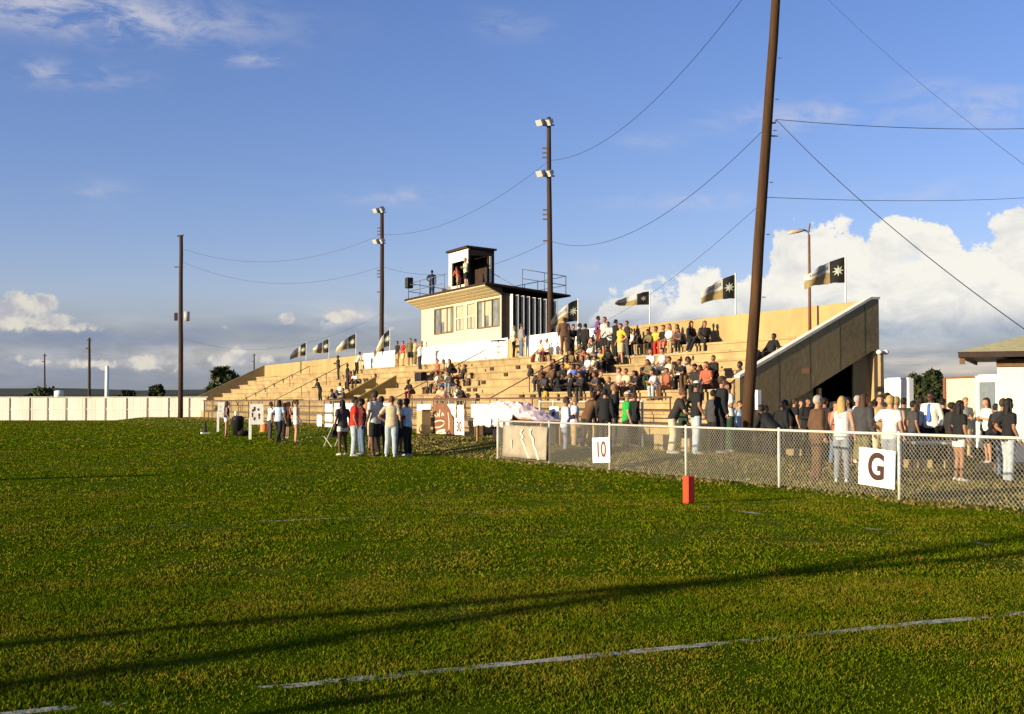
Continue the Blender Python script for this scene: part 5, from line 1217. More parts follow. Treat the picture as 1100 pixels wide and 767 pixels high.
def child(name, me, m, parent, label=None):
    if not me.materials: me.materials.append(m)
    o = link(name, me, parent); o.material_slots[0].link = 'OBJECT'; o.material_slots[0].material = m
    if label: o['label'] = label
    return o
FACE = dict(f=-90, s=90, c=0, l=180, r=-25)
used_labels = {}
NPEOPLE = 0
def person(loc, pose, face, top, bottom, hair, sk, label, h=1.72, shoe=None, cap=None, group='people watching and waiting'):
    """top 'tee:white', bottom 'trousers:jeans', hair 'short:black' (kind:colour)"""
    global NPEOPLE; NPEOPLE += 1
    shoe = shoe or random.choice(('lightgrey', 'dark', 'cream', 'charcoal', 'lightgrey', 'brown'))
    tk, tcol = top.split(':'); bk, bc = bottom.split(':'); hk, hcol = hair.split(':')
    if label in used_labels: print('DUP LABEL', label)
    if len(label.split()) > 16: print('LONG', len(label.split()), label)
    used_labels[label] = 1
    b = link('person', cached((pose, 'body'), lambda: make_body(pose)))
    b.material_slots[0].link = 'OBJECT'; b.material_slots[0].material = skin[sk]
    s = h / 1.72; b.location = loc; b.scale = (s * random.uniform(.94, 1.04), s * random.uniform(.95, 1.03), s)
    th = FACE[face] if isinstance(face, str) else face
    b.rotation_euler = (0, 0, rad(th + random.uniform(-16, 16)))
    tag(b, label, 'person', group)
    child({'tee': 'shirt', 'long': 'shirt', 'tank': 'shirt', 'jacket': 'jacket'}[tk], cached((pose, 'top', tk), lambda: make_top(pose, tk)), cl(tcol), b)
    child({'trousers': 'trousers', 'shorts': 'shorts', 'hotpants': 'shorts', 'skirt': 'skirt'}[bk], cached((pose, 'bottom', bk), lambda: make_bottom(pose, bk)), cl(bc), b)
    if hk != 'bald': child('hair', cached((pose, 'hair', hk), lambda: make_hair(pose, hk)), hm(hcol), b)
    if cap: ck, cc = cap.split(':'); child('cap' if ck != 'hat' else 'hat', cached((pose, 'cap', ck), lambda: make_cap(pose, ck)), cl(cc), b)
    for i in (0, 1): child('shoe', cached((pose, 'shoe', i), lambda: make_shoe(pose, i)), cl(shoe), b)
    return b
def field(px, py, *a, **k): return person(on_z(px, py, 0), *a, **k)
def verge(px, py, *a, **k): return person(ground_at(px, py), *a, **k)
def row_pos(px, py, seated):
    best = None
    for kk in range(9 if seated is False else 8):
        x = edge(kk) + (.16 if seated else .38); p = on_x(px, py, x); err = abs(p[2] - lev(kk))
        if best is None or err < best[0]: best = (err, (x, p[1], lev(kk) + .006))
    return best[1]
def on_row(px, py, pose, face, *a, **k):
    return person(row_pos(px, py, bool(POSES[pose].get('seat'))), pose, face, *a, **k)

# --- on the field, left
field(243, 469, 'hip', 's', 'tank:navy', 'hotpants:white', 'long:brown', 'fair', 'girl in dark top and white shorts with her back turned beside the trash can', h=1.62)
field(290, 472, 'fold', 's', 'tee:white', 'trousers:charcoal', 'short:brown', 'tan', 'person in a white shirt and dark trousers standing left of the cheerleaders', h=1.6)
field(299, 475.5, 'walk', 150, 'tee:lightblue', 'trousers:black', 'long:black', 'tan', 'dark haired woman in a pale blue top and wide black trousers by the cheerleaders', h=1.68)
field(309, 471, 'fold', 's', 'tank:maroon', 'skirt:black', 'pony:brown', 'tan', 'cheerleader in a dark red top half hidden between two taller girls', h=1.6)
field(318, 476, 'raise', 's', 'tank:white', 'hotpants:white', 'pony:brown', 'fair', 'girl in a white top and white shorts with one hand raised to her hair', h=1.68)
field(305, 473, 'stand', 's', 'tee:dark', 'trousers:black', 'long:black', 'tan', 'person all in black close behind the dark haired woman', h=1.55)
field(368, 489, 'stand', 200, 'tee:charcoal', 'hotpants:white', 'long:black', 'dark', 'dark topped girl in white shorts at the left of the group on the field', h=1.66)
field(380, 490, 'stand', 's', 'tee:red', 'trousers:palejeans', 'short:black', 'tan', 'boy in a bright red shirt and pale jeans with his back turned', h=1.74)
field(388.5, 488, 'stand', 'f', 'tee:maroon', 'trousers:jeans', 'curly:black', 'dark', 'person in a dark top and blue jeans close to the right of the red shirt', h=1.68)
field(394, 483, 'fold', 'c', 'tee:orange', 'shorts:olive', 'short:brown', 'tan', 'person in an orange top and yellow cap behind the group on the field', h=1.72, cap='cap:gold')
field(403, 490, 'stand', 210, 'tee:lightgrey', 'shorts:black', 'short:black', 'dark', 'tallest boy of the group in a light grey shirt and long black shorts', h=1.92)
field(409.5, 489, 'stand', 150, 'tee:blue', 'trousers:black', 'short:black', 'dark', 'boy in a blue shirt and black trousers right behind the tallest boy', h=1.76)
field(420.5, 490.5, 'hip', 140, 'tee:beige', 'trousers:palejeans', 'short:auburn', 'fair', 'red haired boy in a beige shirt and pale jeans on the field', h=1.76)
field(429, 487, 'stand', 's', 'tee:darkgreen', 'shorts:black', 'short:black', 'dark', 'person in a dark green shirt half hidden behind the boy in beige', h=1.66)
field(438, 490, 'fold', 215, 'tee:lightblue', 'trousers:black', 'short:black', 'dark', 'boy in a pale blue shirt and black trousers at the right of the group', h=1.7)
field(399, 484, 'stand', 's', 'tee:cream', 'shorts:khaki', 'short:brown', 'tan', 'person in cream shown only in the gap left of the tallest boy', h=1.66)

# --- behind the fences, centre
verge(607, 492, 'fold', 's', 'long:lilac', 'trousers:greyjeans', 'short:brown', 'tan', 'boy in a pale lilac shirt and grey jeans standing by the pink paper', h=1.74)
verge(617, 486, 'stand', 's', 'tee:lightblue', 'trousers:tan', 'short:fair', 'fair', 'person in pale blue just right of the boy in the lilac shirt', h=1.68)
verge(630, 482, 'lean', 's', 'jacket:brown', 'trousers:dark', 'short:brown', 'tan', 'person in a brown jacket leaning on the pale pipe fence', h=1.66)
verge(643, 481, 'stand', 's', 'jacket:dark', 'trousers:dark', 'short:brown', 'tan', 'brown haired person in a dark jacket at the pale pipe fence', h=1.78)
verge(650, 482, 'stand', 130, 'jacket:black', 'trousers:black', 'short:black', 'fair', 'person in black left of the boy in the white cap, nearer the 10 board', h=1.66)
verge(659, 481, 'stand', 's', 'jacket:black', 'trousers:charcoal', 'short:fair', 'fair', 'fair haired person in a black coat beside the boy in green', h=1.8)
verge(673, 484, 'stand', 's', 'tee:green', 'trousers:dark', 'short:fair', 'fair', 'boy in a bright green shirt and white cap behind the near fence', h=1.58, cap='cap:white')
verge(681, 480, 'stand', 's', 'jacket:black', 'trousers:dark', 'short:brown', 'tan', 'dark dressed person close to the right of the boy in green', h=1.6)
verge(722, 487, 'lean', 60, 'tee:dark', 'trousers:cream', 'short:auburn', 'fair', 'auburn haired woman in a dark top and cream trousers behind the near fence', h=1.70)
verge(734, 482, 'stand', 's', 'jacket:darkgreen', 'trousers:dark', 'short:brown', 'tan', 'person in dark green between the woman in cream trousers and the broad man', h=1.66)
verge(748, 487.5, 'hip', 's', 'tee:black', 'trousers:palejeans', 'short:black', 'tan', 'broad man in a black shirt, white cap and pale jeans with his back turned', h=1.84, cap='cap:white')
verge(775, 487, 'stand', 70, 'jacket:black', 'trousers:black', 'short:brown', 'fair', 'tall person in a long black jacket left of the leaning pole', h=1.95)
verge(784, 486, 'fold', 'f', 'tee:white', 'trousers:darkgreen', 'short:black', 'tan', 'person in a white shirt looking down beside the long black jacket', h=1.85)
verge(766, 485.5, 'stand', 's', 'jacket:charcoal', 'trousers:black', 'short:black', 'tan', 'dark figure tucked behind the broad man in pale jeans', h=1.66)
verge(794, 487, 'stand', 'c', 'tee:lightblue', 'trousers:black', 'short:brown', 'fair', 'person in pale blue holding a can just left of the leaning pole', h=1.62)
# --- behind the near fence, right
dk = 'person in dark clothes '
for args in (
 (822, 492, 'stand', 's', 'jacket:black', 'trousers:black', 'short:black', 'dark', dk + 'immediately right of the leaning pole', 1.5),
 (834, 497, 'bend', 200, 'jacket:black', 'trousers:black', 'short:black', 'dark', dk + 'bending low between the leaning pole and the standing group', 1.6),
 (846, 488, 'walk', 250, 'jacket:black', 'trousers:greyjeans', 'short:black', 'tan', 'person in a black jacket reaching an arm towards the leaning pole', 1.66),
 (853, 488, 'stand', 's', 'tee:black', 'trousers:black', 'short:brown', 'fair', 'young person in a black shirt left of the grey haired watcher', 1.7),
 (861, 486, 'stand', 'r', 'tee:charcoal', 'trousers:black', 'short:brown', 'fair', 'person in charcoal with a dark fringe facing the camera in the dark group', 1.66),
 (868, 490, 'fold', 'c', 'jacket:black', 'trousers:dark', 'short:black', 'tan', 'fair faced person in a black jacket looking towards the field in the dark group', 1.72),
 (878, 517, 'stand', 's', 'jacket:brown', 'trousers:brown', 'short:grey', 'fair', 'grey haired person in a long dark brown coat close behind the near fence', 1.72),
 (886, 494, 'stand', 's', 'jacket:dark', 'trousers:black', 'short:black', 'tan', dk + 'just right of the grey haired watcher', 1.7),
 (897, 499, 'fold', 'c', 'tee:rust', 'trousers:jeans', 'short:brown', 'fair', 'person in a rust red shirt left of the long haired girl in white', 1.6),
 (905, 518, 'stand', 120, 'tank:white', 'trousers:greyjeans', 'long:blond', 'fair', 'girl in a white top with long fair hair left of the G board', 1.70),
 (912, 503, 'stand', 'f', 'tee:grey', 'shorts:dark', 'short:black', 'tan', 'person in grey between the fair haired girl and the G board', 1.6),
 (921, 497, 'stand', 60, 'long:white', 'trousers:olive', 'short:grey', 'fair', 'elderly person in a white shirt with pale hair behind the G board', 1.76),
 (928, 510, 'stand', 's', 'jacket:charcoal', 'trousers:olive', 'long:brown', 'tan', 'brown haired person in a wide charcoal jacket above the G board', 1.74),
 (936, 499, 'stand', 's', 'tee:dark', 'trousers:dark', 'short:brown', 'tan', 'short dark dressed person glimpsed over the right edge of the G board', 1.6),
 (946, 503, 'fold', 'r', 'tee:tan', 'trousers:beige', 'short:brown', 'fair', 'person in a tan top standing in front of the pale timber post', 1.74),
 (953, 490, 'stand', 's', 'jacket:black', 'trousers:black', 'short:black', 'dark', 'tall broad dark figure in front of the white panel wall', 1.86),
 (957, 518, 'hip', 110, 'tee:white', 'trousers:greyjeans', 'short:blond', 'fair', 'blond woman in a white top behind the fence post by the G board', 1.72),
 (963, 512, 'stand', 's', 'tank:greyjeans', 'trousers:greyjeans', 'short:blond', 'fair', 'woman in grey blue right beside the fence post by the G board', 1.7),
 (971, 497, 'stand', 's', 'jacket:darkgreen', 'trousers:black', 'short:black', 'tan', 'person in a dark green jacket in front of the white panel wall', 1.70),
 (981, 499, 'stand', 60, 'tee:charcoal', 'trousers:black', 'short:black', 'tan', 'person in a charcoal shirt left of the blue tie, turned aside', 1.62),
 (990, 495, 'stand', 100, 'jacket:black', 'trousers:black', 'short:black', 'dark', 'person in a black coat at the elbow of the man with the blue tie', 1.72),
 (1013, 496, 'stand', 's', 'tee:black', 'trousers:black', 'short:black', 'fair', 'man in a black shirt right of the man with the blue tie', 1.68),
 (1021, 492, 'stand', 's', 'tee:dark', 'trousers:dark', 'short:brown', 'fair', 'dark dressed person in front of the left edge of the cream door', 1.58),
 (1037, 492, 'fold', 'c', 'tee:grey', 'trousers:khaki', 'short:fair', 'fair', 'young man in a grey shirt and khaki trousers in front of the cream door', 1.72),
 (1050, 489, 'stand', 'l', 'tee:dark', 'trousers:black', 'short:black', 'tan', 'dark figure against the red brown frame of the cream door', 1.6),
 (1031, 517, 'stand', 's', 'tee:black', 'hotpants:white', 'long:black', 'tan', 'girl with long black hair, a black top and white shorts', 1.62),
 (1062, 497, 'fold', -100, 'tee:white', 'shorts:black', 'long:brown', 'fair', 'girl with long dark hair in a white shirt and black shorts facing left', 1.70),
 (1084, 520, 'hip', 's', 'tee:black', 'trousers:palejeans', 'long:black', 'tan', 'girl in a black shirt and pale jeans with long black hair near the right edge', 1.66),
 (1078, 514, 'stand', 's', 'tee:dark', 'trousers:jeans', 'short:brown', 'tan', 'dark dressed person half hidden behind the girl in pale jeans', 1.66),
 (840, 490, 'stand', 's', 'jacket:black', 'trousers:dark', 'short:black', 'dark', 'dark figure behind the outstretched arm near the leaning pole', 1.6),
 (894, 492, 'stand', 's', 'jacket:black', 'trousers:black', 'long:black', 'tan', 'long haired dark figure in front of the dark opening', 1.6),
 (940, 494, 'stand', 's', 'jacket:black', 'trousers:black', 'short:black', 'dark', 'black jacketed person behind the tan top', 1.66),
 (1023, 500, 'stand', 's', 'jacket:dark', 'trousers:dark', 'short:black', 'dark', 'dark jacketed person left of the girl in white shorts', 1.58),
 (1070, 502, 'stand', 's', 'jacket:black', 'trousers:black', 'short:black', 'tan', 'black jacketed person left of the girl in pale jeans', 1.55),
 (1101, 508, 'stand', 's', 'tee:lightgrey', 'trousers:greyjeans', 'short:brown', 'fair', 'person in light grey cut off by the right edge of the view', 1.66),
): verge(*args[:-1], h=args[-1], shoe='white' if 'white' in args[-2] else 'dark')
tie = verge(1001, 497, 'stand', -60, 'long:white', 'trousers:black', 'short:black', 'dark', 'man in a white shirt with a blue tie in front of the dark tree', h=1.86, shoe='black')
mb = MB(); mb.loft([[V((x_ * w_, y_, z_)) for x_, y_ in ((-1, yy), (1, yy), (1, yy - .008), (-1, yy - .008))] for z_, w_, yy in ((1.46, .022, -.115), (1.42, .03, -.15), (1.15, .045, -.172), (1.05, .05, -.168), (1.0, .012, -.164))]); mb.build('tie', cl('blue'), tie)
# the bystander whose shadow falls across the bottom of the view
q = on_z(440, 747, 0); person(back(q, 9.3), 'hip', 's', 'jacket:dark', 'trousers:jeans', 'short:brown', 'fair', 'bystander in a dark jacket standing on the near turf left of the camera')

# --- in the grandstand (x, height of seat or feet in the picture)
for a in (
 (363.5, 408, 'fold', 'f', 'tee:dark', 'trousers:charcoal', 'short:black', 'dark', 'person in a dark shirt standing alone high on the left seating', 1.8),
 (383, 402, 'lean', 's', 'tee:lightgrey', 'trousers:black', 'short:black', 'tan', 'person climbing the left seating in a grey shirt, topmost of the little group', 1.7),
 (384.5, 412, 'sitlean', -60, 'tee:white', 'shorts:black', 'short:black', 'dark', 'person in a white shirt crouching by the stair parapet', 1.75),
 (373.5, 421, 'stand', 'f', 'tee:black', 'trousers:dark', 'short:black', 'dark', 'person in black with a gold mark standing left of the stair parapets', 1.75),
 (378, 410, 'sit', 'f', 'tee:maroon', 'trousers:black', 'short:black', 'dark', 'person in dark red between the two climbing the left seating', 1.7),
 (366, 425, 'sit', 'f', 'tee:white', 'trousers:jeans', 'short:black', 'dark', 'boy in a white shirt sitting low left of the stair parapets', 1.6),
 (362, 431, 'sitlean', 'f', 'tee:navy', 'trousers:navy', 'short:black', 'dark', 'person in navy sitting lowest left of the stair parapets', 1.7),
 (369.5, 430, 'sit', 'f', 'tee:charcoal', 'trousers:jeans', 'short:brown', 'tan', 'person in charcoal sitting against the foot of the stair parapet', 1.6),
 (344, 433, 'lean', 'f', 'tee:black', 'trousers:black', 'short:black', 'dark', 'dark figure leaning alone on the walkway rail far left', 1.6),
 (444, 423, 'sitlean', 'f', 'tee:black', 'trousers:maroon', 'short:black', 'dark', 'person in black sitting alone just right of the stair parapets', 1.7),
 (427, 392, 'stand', 'f', 'tee:dark', 'shorts:tan', 'short:black', 'tan', 'leftmost of the five standing at the white sheet, in a dark shirt and tan shorts', 1.75),
 (433, 392, 'hip', 'f', 'tee:red', 'shorts:cream', 'short:brown', 'fair', 'person in a red striped shirt among the five standing at the white sheet', 1.7),
 (441, 391, 'stand', 'r', 'tee:olive', 'shorts:black', 'short:black', 'tan', 'person in an olive shirt among the five standing at the white sheet', 1.82),
 (445.5, 392, 'fold', 's', 'tee:khaki', 'trousers:olive', 'short:brown', 'tan', 'person in khaki second from the right of the five at the white sheet', 1.75),
 (451, 396, 'raise', 'f', 'tee:white', 'trousers:navy', 'short:fair', 'fair', 'person in white shirt and navy trousers, rightmost of the five by the white sheet', 1.75),
 (471, 401, 'sit', 'f', 'tee:rust', 'trousers:brown', 'short:auburn', 'fair', 'auburn haired person in rust, left end of the cluster below the press box', 1.7),
 (477.5, 402, 'sit', 'f', 'tee:tan', 'trousers:brown', 'long:brown', 'tan', 'brown haired girl in tan in the back row of the cluster below the press box', 1.65),
 (482.5, 402, 'sit', 'r', 'tee:cream', 'trousers:palejeans', 'short:brown', 'fair', 'person in cream in the back row of the cluster below the press box', 1.65),
 (489.5, 402, 'sitlean', 'f', 'jacket:black', 'trousers:dark', 'long:brown', 'fair', 'girl in a black jacket at the right of the cluster below the press box', 1.7),
 (496, 405, 'sitback', 'f', 'tee:dark', 'trousers:maroon', 'short:black', 'tan', 'person in dark clothes lounging right of the cluster below the press box', 1.6),
 (470.5, 413, 'sit', 'f', 'tee:white', 'trousers:dark', 'short:brown', 'tan', 'person in a white shirt in the middle row of the cluster below the press box', 1.7),
 (481, 413, 'sit', 'f', 'tee:teal', 'trousers:jeans', 'long:auburn', 'fair', 'long haired girl in teal amid the cluster below the press box', 1.7),
 (487.5, 413, 'sitlean', 'f', 'tee:charcoal', 'trousers:greyjeans', 'short:black', 'tan', 'person in charcoal hunched at the right of the teal top', 1.7),
 (474.5, 414, 'situp', 'f', 'tee:brown', 'shorts:tan', 'short:brown', 'tan', 'person in brown squeezed between the white and the teal tops', 1.6),
 (482, 427, 'sitlean', 'f', 'tee:pink', 'trousers:brown', 'short:brown', 'fair', 'person in a pink top sitting on the lowest row below the cluster', 1.6),
 (491, 427, 'situp', 'f', 'tee:white', 'trousers:palejeans', 'short:black', 'tan', 'person in white with pale jeans on the lowest row below the cluster', 1.6),
 (500.5, 427, 'sitlean', 'f', 'tee:black', 'trousers:black', 'short:black', 'dark', 'dark figure at the right end of the lowest row below the cluster', 1.6),
 (473, 427, 'sit', 'f', 'tee:khaki', 'shorts:tan', 'short:fair', 'fair', 'fair haired person in khaki on the lowest row left of the pink top', 1.55),
 (552, 383, 'hip', 's', 'tee:palegreen', 'trousers:black', 'short:fair', 'fair', 'fair haired man in a pale green shirt standing at the foot of the press box', 1.76),
 (560, 383.5, 'stand', 's', 'tee:grey', 'trousers:jeans', 'short:brown', 'fair', 'man in a grey shirt and blue jeans standing at the foot of the press box', 1.84),
 (582, 381, 'sit', 'f', 'tee:cream', 'trousers:tan', 'short:grey', 'fair', 'grey haired person in a cream shirt sitting against the white sheet', 1.6),
 (588.5, 381, 'sit', 'f', 'tee:white', 'trousers:maroon', 'short:fair', 'fair', 'person in a white shirt and pale cap sitting against the white sheet', 1.65, 'cap:white'),
 (606, 383, 'stand', 150, 'jacket:brown', 'trousers:brown', 'short:brown', 'tan', 'person in a long brown jacket standing before the white sheet', 1.85),
 (613, 385, 'lean', 'c', 'jacket:black', 'trousers:dark', 'short:black', 'tan', 'person in black leaning beside the long brown jacket', 1.8),
 (622, 384, 'fold', 60, 'tee:black', 'trousers:darkgreen', 'short:black', 'tan', 'person in a black and yellow shirt standing in the crowd right of the press box', 1.75),
 (628.5, 384, 'stand', 100, 'jacket:black', 'trousers:black', 'short:black', 'tan', 'person in a black jacket behind the black and yellow shirt', 1.7),
 (637, 384, 'sit', 'f', 'tee:palegreen', 'trousers:brown', 'short:brown', 'fair', 'person in a pale green shirt left of the tall man in grey', 1.9),
 (650, 384, 'stand', 'f', 'tee:lightgrey', 'shorts:black', 'short:auburn', 'fair', 'tall man in a light grey shirt and black shorts standing above the crowd', 1.9),
 (656.5, 386, 'lean', -60, 'tee:lightgrey', 'trousers:dark', 'short:brown', 'tan', 'person in pale grey stooping right of the tall man in black shorts', 1.7),
 (642, 379, 'stand', 's', 'tee:purple', 'trousers:dark', 'short:black', 'tan', 'person in purple standing far back behind the crowd', 1.7),
 (667, 389.5, 'hip', 'f', 'tee:yellow', 'shorts:khaki', 'short:brown', 'fair', 'boy in a yellow vest and khaki shorts standing at the right of the crowd', 1.8),
 (639, 384.5, 'sitlean', 'f', 'tee:white', 'trousers:palejeans', 'short:fair', 'fair', 'fair haired child in white sitting in front of the pale green shirt', 1.5),
 (645, 392, 'sit', 'f', 'tee:teal', 'trousers:dark', 'short:brown', 'tan', 'person in a teal cap and dark trousers below the tall man in grey', 1.5, 'cap:teal'),
 (652, 392, 'sitlean', 'f', 'tee:gold', 'trousers:dark', 'short:black', 'tan', 'person in a gold and dark top below the tall man in grey', 1.55),
 (659, 393, 'sitlean', 'f', 'jacket:black', 'trousers:black', 'short:black', 'dark', 'dark figure at the right end of the dense crowd, below the stooping person', 1.7),
 (592, 407, 'sit', 'f', 'tee:tan', 'trousers:brown', 'long:fair', 'fair', 'long haired person in tan at the left end of the dense crowd', 1.9),
 (598.5, 409, 'sitlean', 'f', 'jacket:brown', 'trousers:dark', 'short:brown', 'tan', 'person in a brown jacket beside the long haired person in tan', 1.75),
 (610, 403, 'sit', 'f', 'tee:orange', 'trousers:brown', 'short:brown', 'tan', 'person in an orange shirt in the middle of the dense crowd', 1.65),
 (605, 394, 'sit', 'f', 'tee:khaki', 'trousers:dark', 'short:brown', 'tan', 'person in khaki sitting above the orange shirt', 1.6),
 (619, 397, 'sitlean', 'f', 'tee:olive', 'trousers:khaki', 'short:brown', 'tan', 'person in olive right above the orange shirt', 1.65),
 (627, 397, 'sit', 'f', 'tee:rust', 'trousers:tan', 'short:black', 'dark', 'person in rust red sitting mid crowd beside the olive shirt', 1.65),
 (622, 410, 'sitlean', 'f', 'tee:blue', 'trousers:jeans', 'short:brown', 'tan', 'person in a blue shirt and jeans low in the dense crowd', 1.7),
 (633, 404, 'sit', 'f', 'tee:lightblue', 'trousers:blue', 'long:brown', 'fair', 'long haired person in light blue with blue trousers in the dense crowd', 1.7),
 (641, 404, 'sit', 'f', 'tee:palegreen', 'trousers:brown', 'long:auburn', 'fair', 'auburn long haired girl in pale green at the lower right of the dense crowd', 1.7),
 (635, 395, 'sitlean', 'f', 'tee:brown', 'trousers:dark', 'short:black', 'tan', 'person in brown sitting between the light blue shirt and the rust shirt', 1.6),
 (590, 419, 'sitlean', 'f', 'tee:charcoal', 'trousers:black', 'curly:black', 'dark', 'curly haired person in charcoal at the lower left of the dense crowd', 1.75),
 (598, 421, 'sitlean', 20, 'jacket:black', 'trousers:black', 'short:black', 'dark', 'person in a black jacket bent forward low in the dense crowd', 1.7),
 (606, 414, 'sit', 'f', 'jacket:black', 'trousers:charcoal', 'short:black', 'tan', 'person in a black jacket and charcoal trousers under the orange shirt', 1.65),
 (614, 412, 'sit', 'f', 'tee:cream', 'trousers:dark', 'short:brown', 'fair', 'person in cream squeezed left of the blue shirt', 1.6),
 (628, 411, 'sitlean', 'f', 'tee:navy', 'trousers:black', 'short:black', 'tan', 'person in navy right of the blue shirt low in the crowd', 1.65),
 (679, 364, 'sit', 'f', 'tee:white', 'trousers:black', 'short:auburn', 'fair', 'person in a white shirt at the left of the top row group', 1.75),
 (686.5, 363.5, 'sit', 'f', 'jacket:charcoal', 'trousers:black', 'short:brown', 'tan', 'person in charcoal beside the white shirt in the top row', 1.7),
 (691.5, 363, 'sitlean', 'f', 'tee:dark', 'trousers:tan', 'short:black', 'dark', 'small dark dressed person in the top row left of the yellow shirts', 1.5),
 (701.5, 363, 'sitlean', 'f', 'tee:olive', 'trousers:brown', 'short:brown', 'tan', 'person in olive left of the yellow shirt in the top row', 1.6),
 (706, 362, 'sit', 'f', 'tee:yellow', 'trousers:dark', 'short:black', 'tan', 'person in a bright yellow shirt in the top row', 1.7),
 (714, 361.5, 'sit', 'f', 'tee:black', 'trousers:red', 'short:brown', 'fair', 'person in black with red trousers in the top row', 1.75),
 (720.5, 361, 'sit', 'f', 'tee:white', 'shorts:red', 'long:fair', 'fair', 'girl with long fair hair, white top and red shorts in the top row', 1.8),
 (729, 360.5, 'sit', 'f', 'tee:maroon', 'trousers:tan', 'long:brown', 'tan', 'person in maroon between the red shorts and the black jacket in the top row', 1.7),
 (741, 360, 'sit', 20, 'jacket:black', 'trousers:jeans', 'long:black', 'fair', 'person in a black jacket and blue jeans near the right of the top row', 1.85),
 (753.5, 359.5, 'sitback', 'f', 'tee:olive', 'trousers:black', 'short:brown', 'tan', 'person in an olive shirt at the right end of the top row', 1.8),
 (756.5, 359.5, 'sit', 'r', 'jacket:dark', 'trousers:black', 'short:auburn', 'tan', 'dark figure pressed close behind the olive shirt at the right end of the top row', 1.75),
 (700.5, 396.5, 'sit', 'f', 'tee:white', 'trousers:dark', 'long:auburn', 'fair', 'long haired girl in white at the top left of the lower right group', 1.75),
 (713, 397, 'sit', 'f', 'tee:lightgrey', 'trousers:greyjeans', 'short:black', 'fair', 'dark haired boy in a printed light grey shirt in the lower right group', 1.75),
 (720.5, 405, 'sit', 'f', 'tee:cream', 'trousers:tan', 'short:brown', 'tan', 'brown haired person in cream left of the stooping white shirt', 1.7),
 (729, 405.5, 'sitlean', 30, 'tee:white', 'trousers:jeans', 'short:black', 'tan', 'black haired person in a white shirt stooping in the lower right group', 1.85),
 (704, 406, 'sitlean', 'f', 'tee:olive', 'trousers:darkgreen', 'short:brown', 'tan', 'person in olive and dark green at the left of the lower right group', 1.75),
 (694, 406, 'sitback', 'f', 'jacket:dark', 'trousers:dark', 'short:black', 'dark', 'dark figure at the far left of the lower right group', 1.5),
 (709.5, 414, 'sitlean', 'f', 'tee:lightblue', 'trousers:palejeans', 'short:brown', 'fair', 'person in light blue and pale jeans low in the lower right group', 1.65),
 (718, 415, 'sit', 'f', 'tee:rust', 'trousers:brown', 'short:brown', 'tan', 'person in a rust top low in the lower right group', 1.55),
 (748, 415, 'sit', 'f', 'tee:dark', 'trousers:black', 'short:brown', 'tan', 'person in a wide black hat above the broad man in pale jeans', 1.75, 'hat:black'),
 (742, 408, 'sit', 'f', 'tee:tan', 'trousers:brown', 'short:black', 'dark', 'small person in tan behind the wide black hat', 1.5),
 (760.5, 416, 'sit', 'f', 'tee:rust', 'trousers:dark', 'long:auburn', 'fair', 'auburn long haired girl in a rust red top left of the long black jacket', 1.85),
 (667, 415, 'sit', 'f', 'tee:pink', 'trousers:tan', 'short:auburn', 'fair', 'person in a pink shirt sitting alone above the boy in green', 1.75),
 (674, 415.5, 'sit', 'f', 'tee:beige', 'trousers:brown', 'short:brown', 'tan', 'person in beige close beside the pink shirt', 1.65),
 (797, 416, 'sit', 'f', 'tee:brown', 'trousers:tan', 'short:black', 'dark', 'person in brown showing just left of the leaning pole', 1.75),
 (819, 389, 'sitlean', 'f', 'jacket:dark', 'trousers:brown', 'short:black', 'dark', 'person in a dark jacket bent forward just right of the leaning pole by the coping', 1.75),
 (828, 386, 'sitback', 'f', 'jacket:black', 'trousers:black', 'short:black', 'dark', 'dark figure lying back beside the sloping white coping', 1.6),
 (630.5, 424, 'sitlean', 'f', 'jacket:dark', 'trousers:dark', 'short:black', 'tan', 'dark jacketed person on the lowest row below the dense crowd', 1.7),
 (638, 424, 'sitlean', 20, 'tee:dark', 'trousers:maroon', 'short:auburn', 'fair', 'auburn haired person in dark clothes on the lowest row below the dense crowd', 1.8),
 (602, 404, 'sitlean', 'f', 'tee:dark', 'trousers:brown', 'short:brown', 'tan', 'person in dark clothes squeezed left of the orange shirt', 1.6),
 (616, 404, 'sitlean', 'f', 'tee:gold', 'trousers:dark', 'short:black', 'dark', 'person in gold squeezed right of the orange shirt', 1.6),
 (627, 404, 'sit', 'f', 'tee:dark', 'trousers:jeans', 'long:brown', 'tan', 'brown haired girl in a dark top left of the light blue shirt', 1.6),
 (647, 404, 'sitlean', 'f', 'tee:charcoal', 'trousers:brown', 'short:black', 'tan', 'person in charcoal pressed right of the girl in pale green', 1.65),
 (612, 393, 'sit', 'f', 'jacket:dark', 'trousers:black', 'short:black', 'dark', 'person in a dark jacket sitting below the long brown jacket', 1.6),
 (630, 389, 'sitlean', 'f', 'tee:olive', 'trousers:brown', 'short:brown', 'tan', 'person in olive and brown left of the fair haired child in white', 1.6),
 (645, 385, 'stand', 'f', 'tee:maroon', 'trousers:black', 'short:black', 'tan', 'person in maroon standing close left of the tall man in grey', 1.6),
 (661, 386, 'stand', 100, 'jacket:black', 'trousers:black', 'short:black', 'tan', 'dark figure standing just left of the yellow vest', 1.72),
 (674, 385, 'stand', 'f', 'jacket:dark', 'trousers:charcoal', 'short:brown', 'tan', 'person in a dark jacket standing just right of the yellow vest', 1.6),
 (697, 364, 'sit', 'f', 'tee:black', 'trousers:olive', 'short:black', 'dark', 'person in black beside the olive shirt in the top row', 1.55),
 (735, 361, 'sitlean', 'f', 'tee:charcoal', 'trousers:black', 'short:black', 'tan', 'person in charcoal tucked left of the black jacket in the top row', 1.5),
 (737, 410, 'sitlean', 'f', 'tee:black', 'trousers:charcoal', 'short:black', 'tan', 'person in black right of the stooping white shirt', 1.6),
 (754, 414, 'sit', 'f', 'jacket:dark', 'trousers:black', 'short:black', 'dark', 'dark figure between the wide black hat and the rust red top', 1.6),
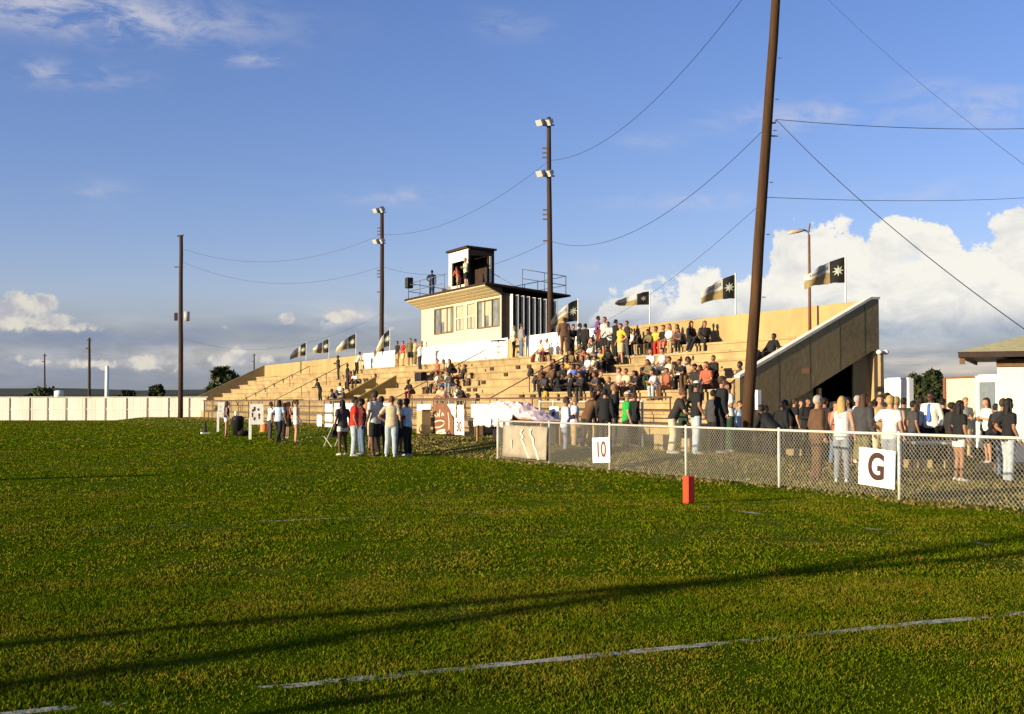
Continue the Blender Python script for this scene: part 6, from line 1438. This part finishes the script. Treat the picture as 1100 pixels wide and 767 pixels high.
 (768, 410, 'sit', 'f', 'jacket:black', 'trousers:black', 'short:brown', 'tan', 'person in a black jacket right of the auburn girl in rust red', 1.6),
 (690, 417, 'sitlean', 'f', 'tee:dark', 'trousers:black', 'short:brown', 'tan', 'hunched person in dark clothes right of the black backpack', 1.6),
 (621, 424, 'sitlean', 'f', 'jacket:black', 'trousers:black', 'short:black', 'dark', 'black jacketed person on the lowest row left of the dark jackets', 1.65),
 (646, 425, 'sitlean', 'f', 'tee:charcoal', 'trousers:dark', 'short:brown', 'tan', 'person in charcoal on the lowest row between the auburn and fair haired people', 1.65),
 (583, 410, 'sit', 'f', 'tee:brown', 'trousers:dark', 'short:black', 'tan', 'person in brown at the leftmost edge of the dense crowd', 1.6),
 (655.5, 426, 'sit', 'f', 'jacket:black', 'trousers:dark', 'short:fair', 'fair', 'fair haired person in a black jacket on the lowest row left of the pink shirt', 1.75),
):
    on_row(*a[:9], h=a[9], cap=a[10] if len(a) > 10 else None, shoe=random.choice(('white', 'dark', 'brown', 'lightgrey')))
# --- on the press box roof
q = on_x(464, 312, 30.0); person((30.0, q[1], zroof(30) + .11), 'hip', 150, 'tee:navy', 'trousers:navy', 'short:black', 'dark', 'lone watcher in navy standing on the press box roof by the railing', h=1.75)
q = on_x(500.5, 306, 29.58); person((29.58, q[1], zroof(29.58) + .11), 'fold', 'f', 'tee:palegreen', 'shorts:black', 'short:fair', 'fair', 'person in a pale green shirt filming from the tower on the press box roof', h=1.78)
q = on_x(493, 306, 29.62); person((29.62, q[1], zroof(29.62) + .11), 'lean', 200, 'tee:rust', 'shorts:tan', 'short:brown', 'tan', 'person in a rust shirt bending beside the filming tower', h=1.45)
# belongings on the rows
for px, py, c, lab in ((463, 410, 'black', 'black backpack on the seating left of the cluster below the press box'), (578, 388, 'cream', 'pale backpack beside the aisle rail left of the dense crowd'), (573.5, 391, 'maroon', 'dark red bag beside the pale backpack'), (570, 408, 'dark', 'dark bag on the seating right of the aisle rail, left of the dense crowd'), (575, 409, 'charcoal', 'second dark bag next to the dense crowd'), (682, 414, 'black', 'black backpack on the seating right of the pink shirt'), (458, 423, 'brown', 'brown bag on the lowest row right of the black equipment box'), (586, 427, 'gold', 'yellow bag on the walkway below the curly haired person'), (503, 416, 'brown', 'brown bag on the row right of the cluster')):
    r0 = row_pos(px, py, True); t = thing('backpack', lab, 'bag', r0, rad(random.uniform(-120, -60)), 'bags lying on the seating rows')
    mb = MB(); mb.hexa([(-.16, -.11, 0), (.16, -.11, 0), (.16, .11, 0), (-.16, .11, 0)], [(-.11, -.07, .42), (.11, -.07, .42), (.11, .09, .42), (-.11, .09, .42)]); mb.build('bag_body', cl(c), t, bevel=.04)
    mb = MB(); mb.hexa([(-.11, -.16, .04), (.11, -.16, .04), (.11, -.112, .04), (-.11, -.112, .04)], [(-.09, -.14, .22), (.09, -.14, .22), (.09, -.098, .22), (-.09, -.098, .22)]); mb.build('pocket', cl(c), t, bevel=.015)
    for s in (-.07, .07): mb = MB(); mb.tube([(s, .09, .38), (s, .15, .28), (s, .12, .06)], .014, 6); mb.build('strap', cl('dark'), t)
print('people', NPEOPLE)
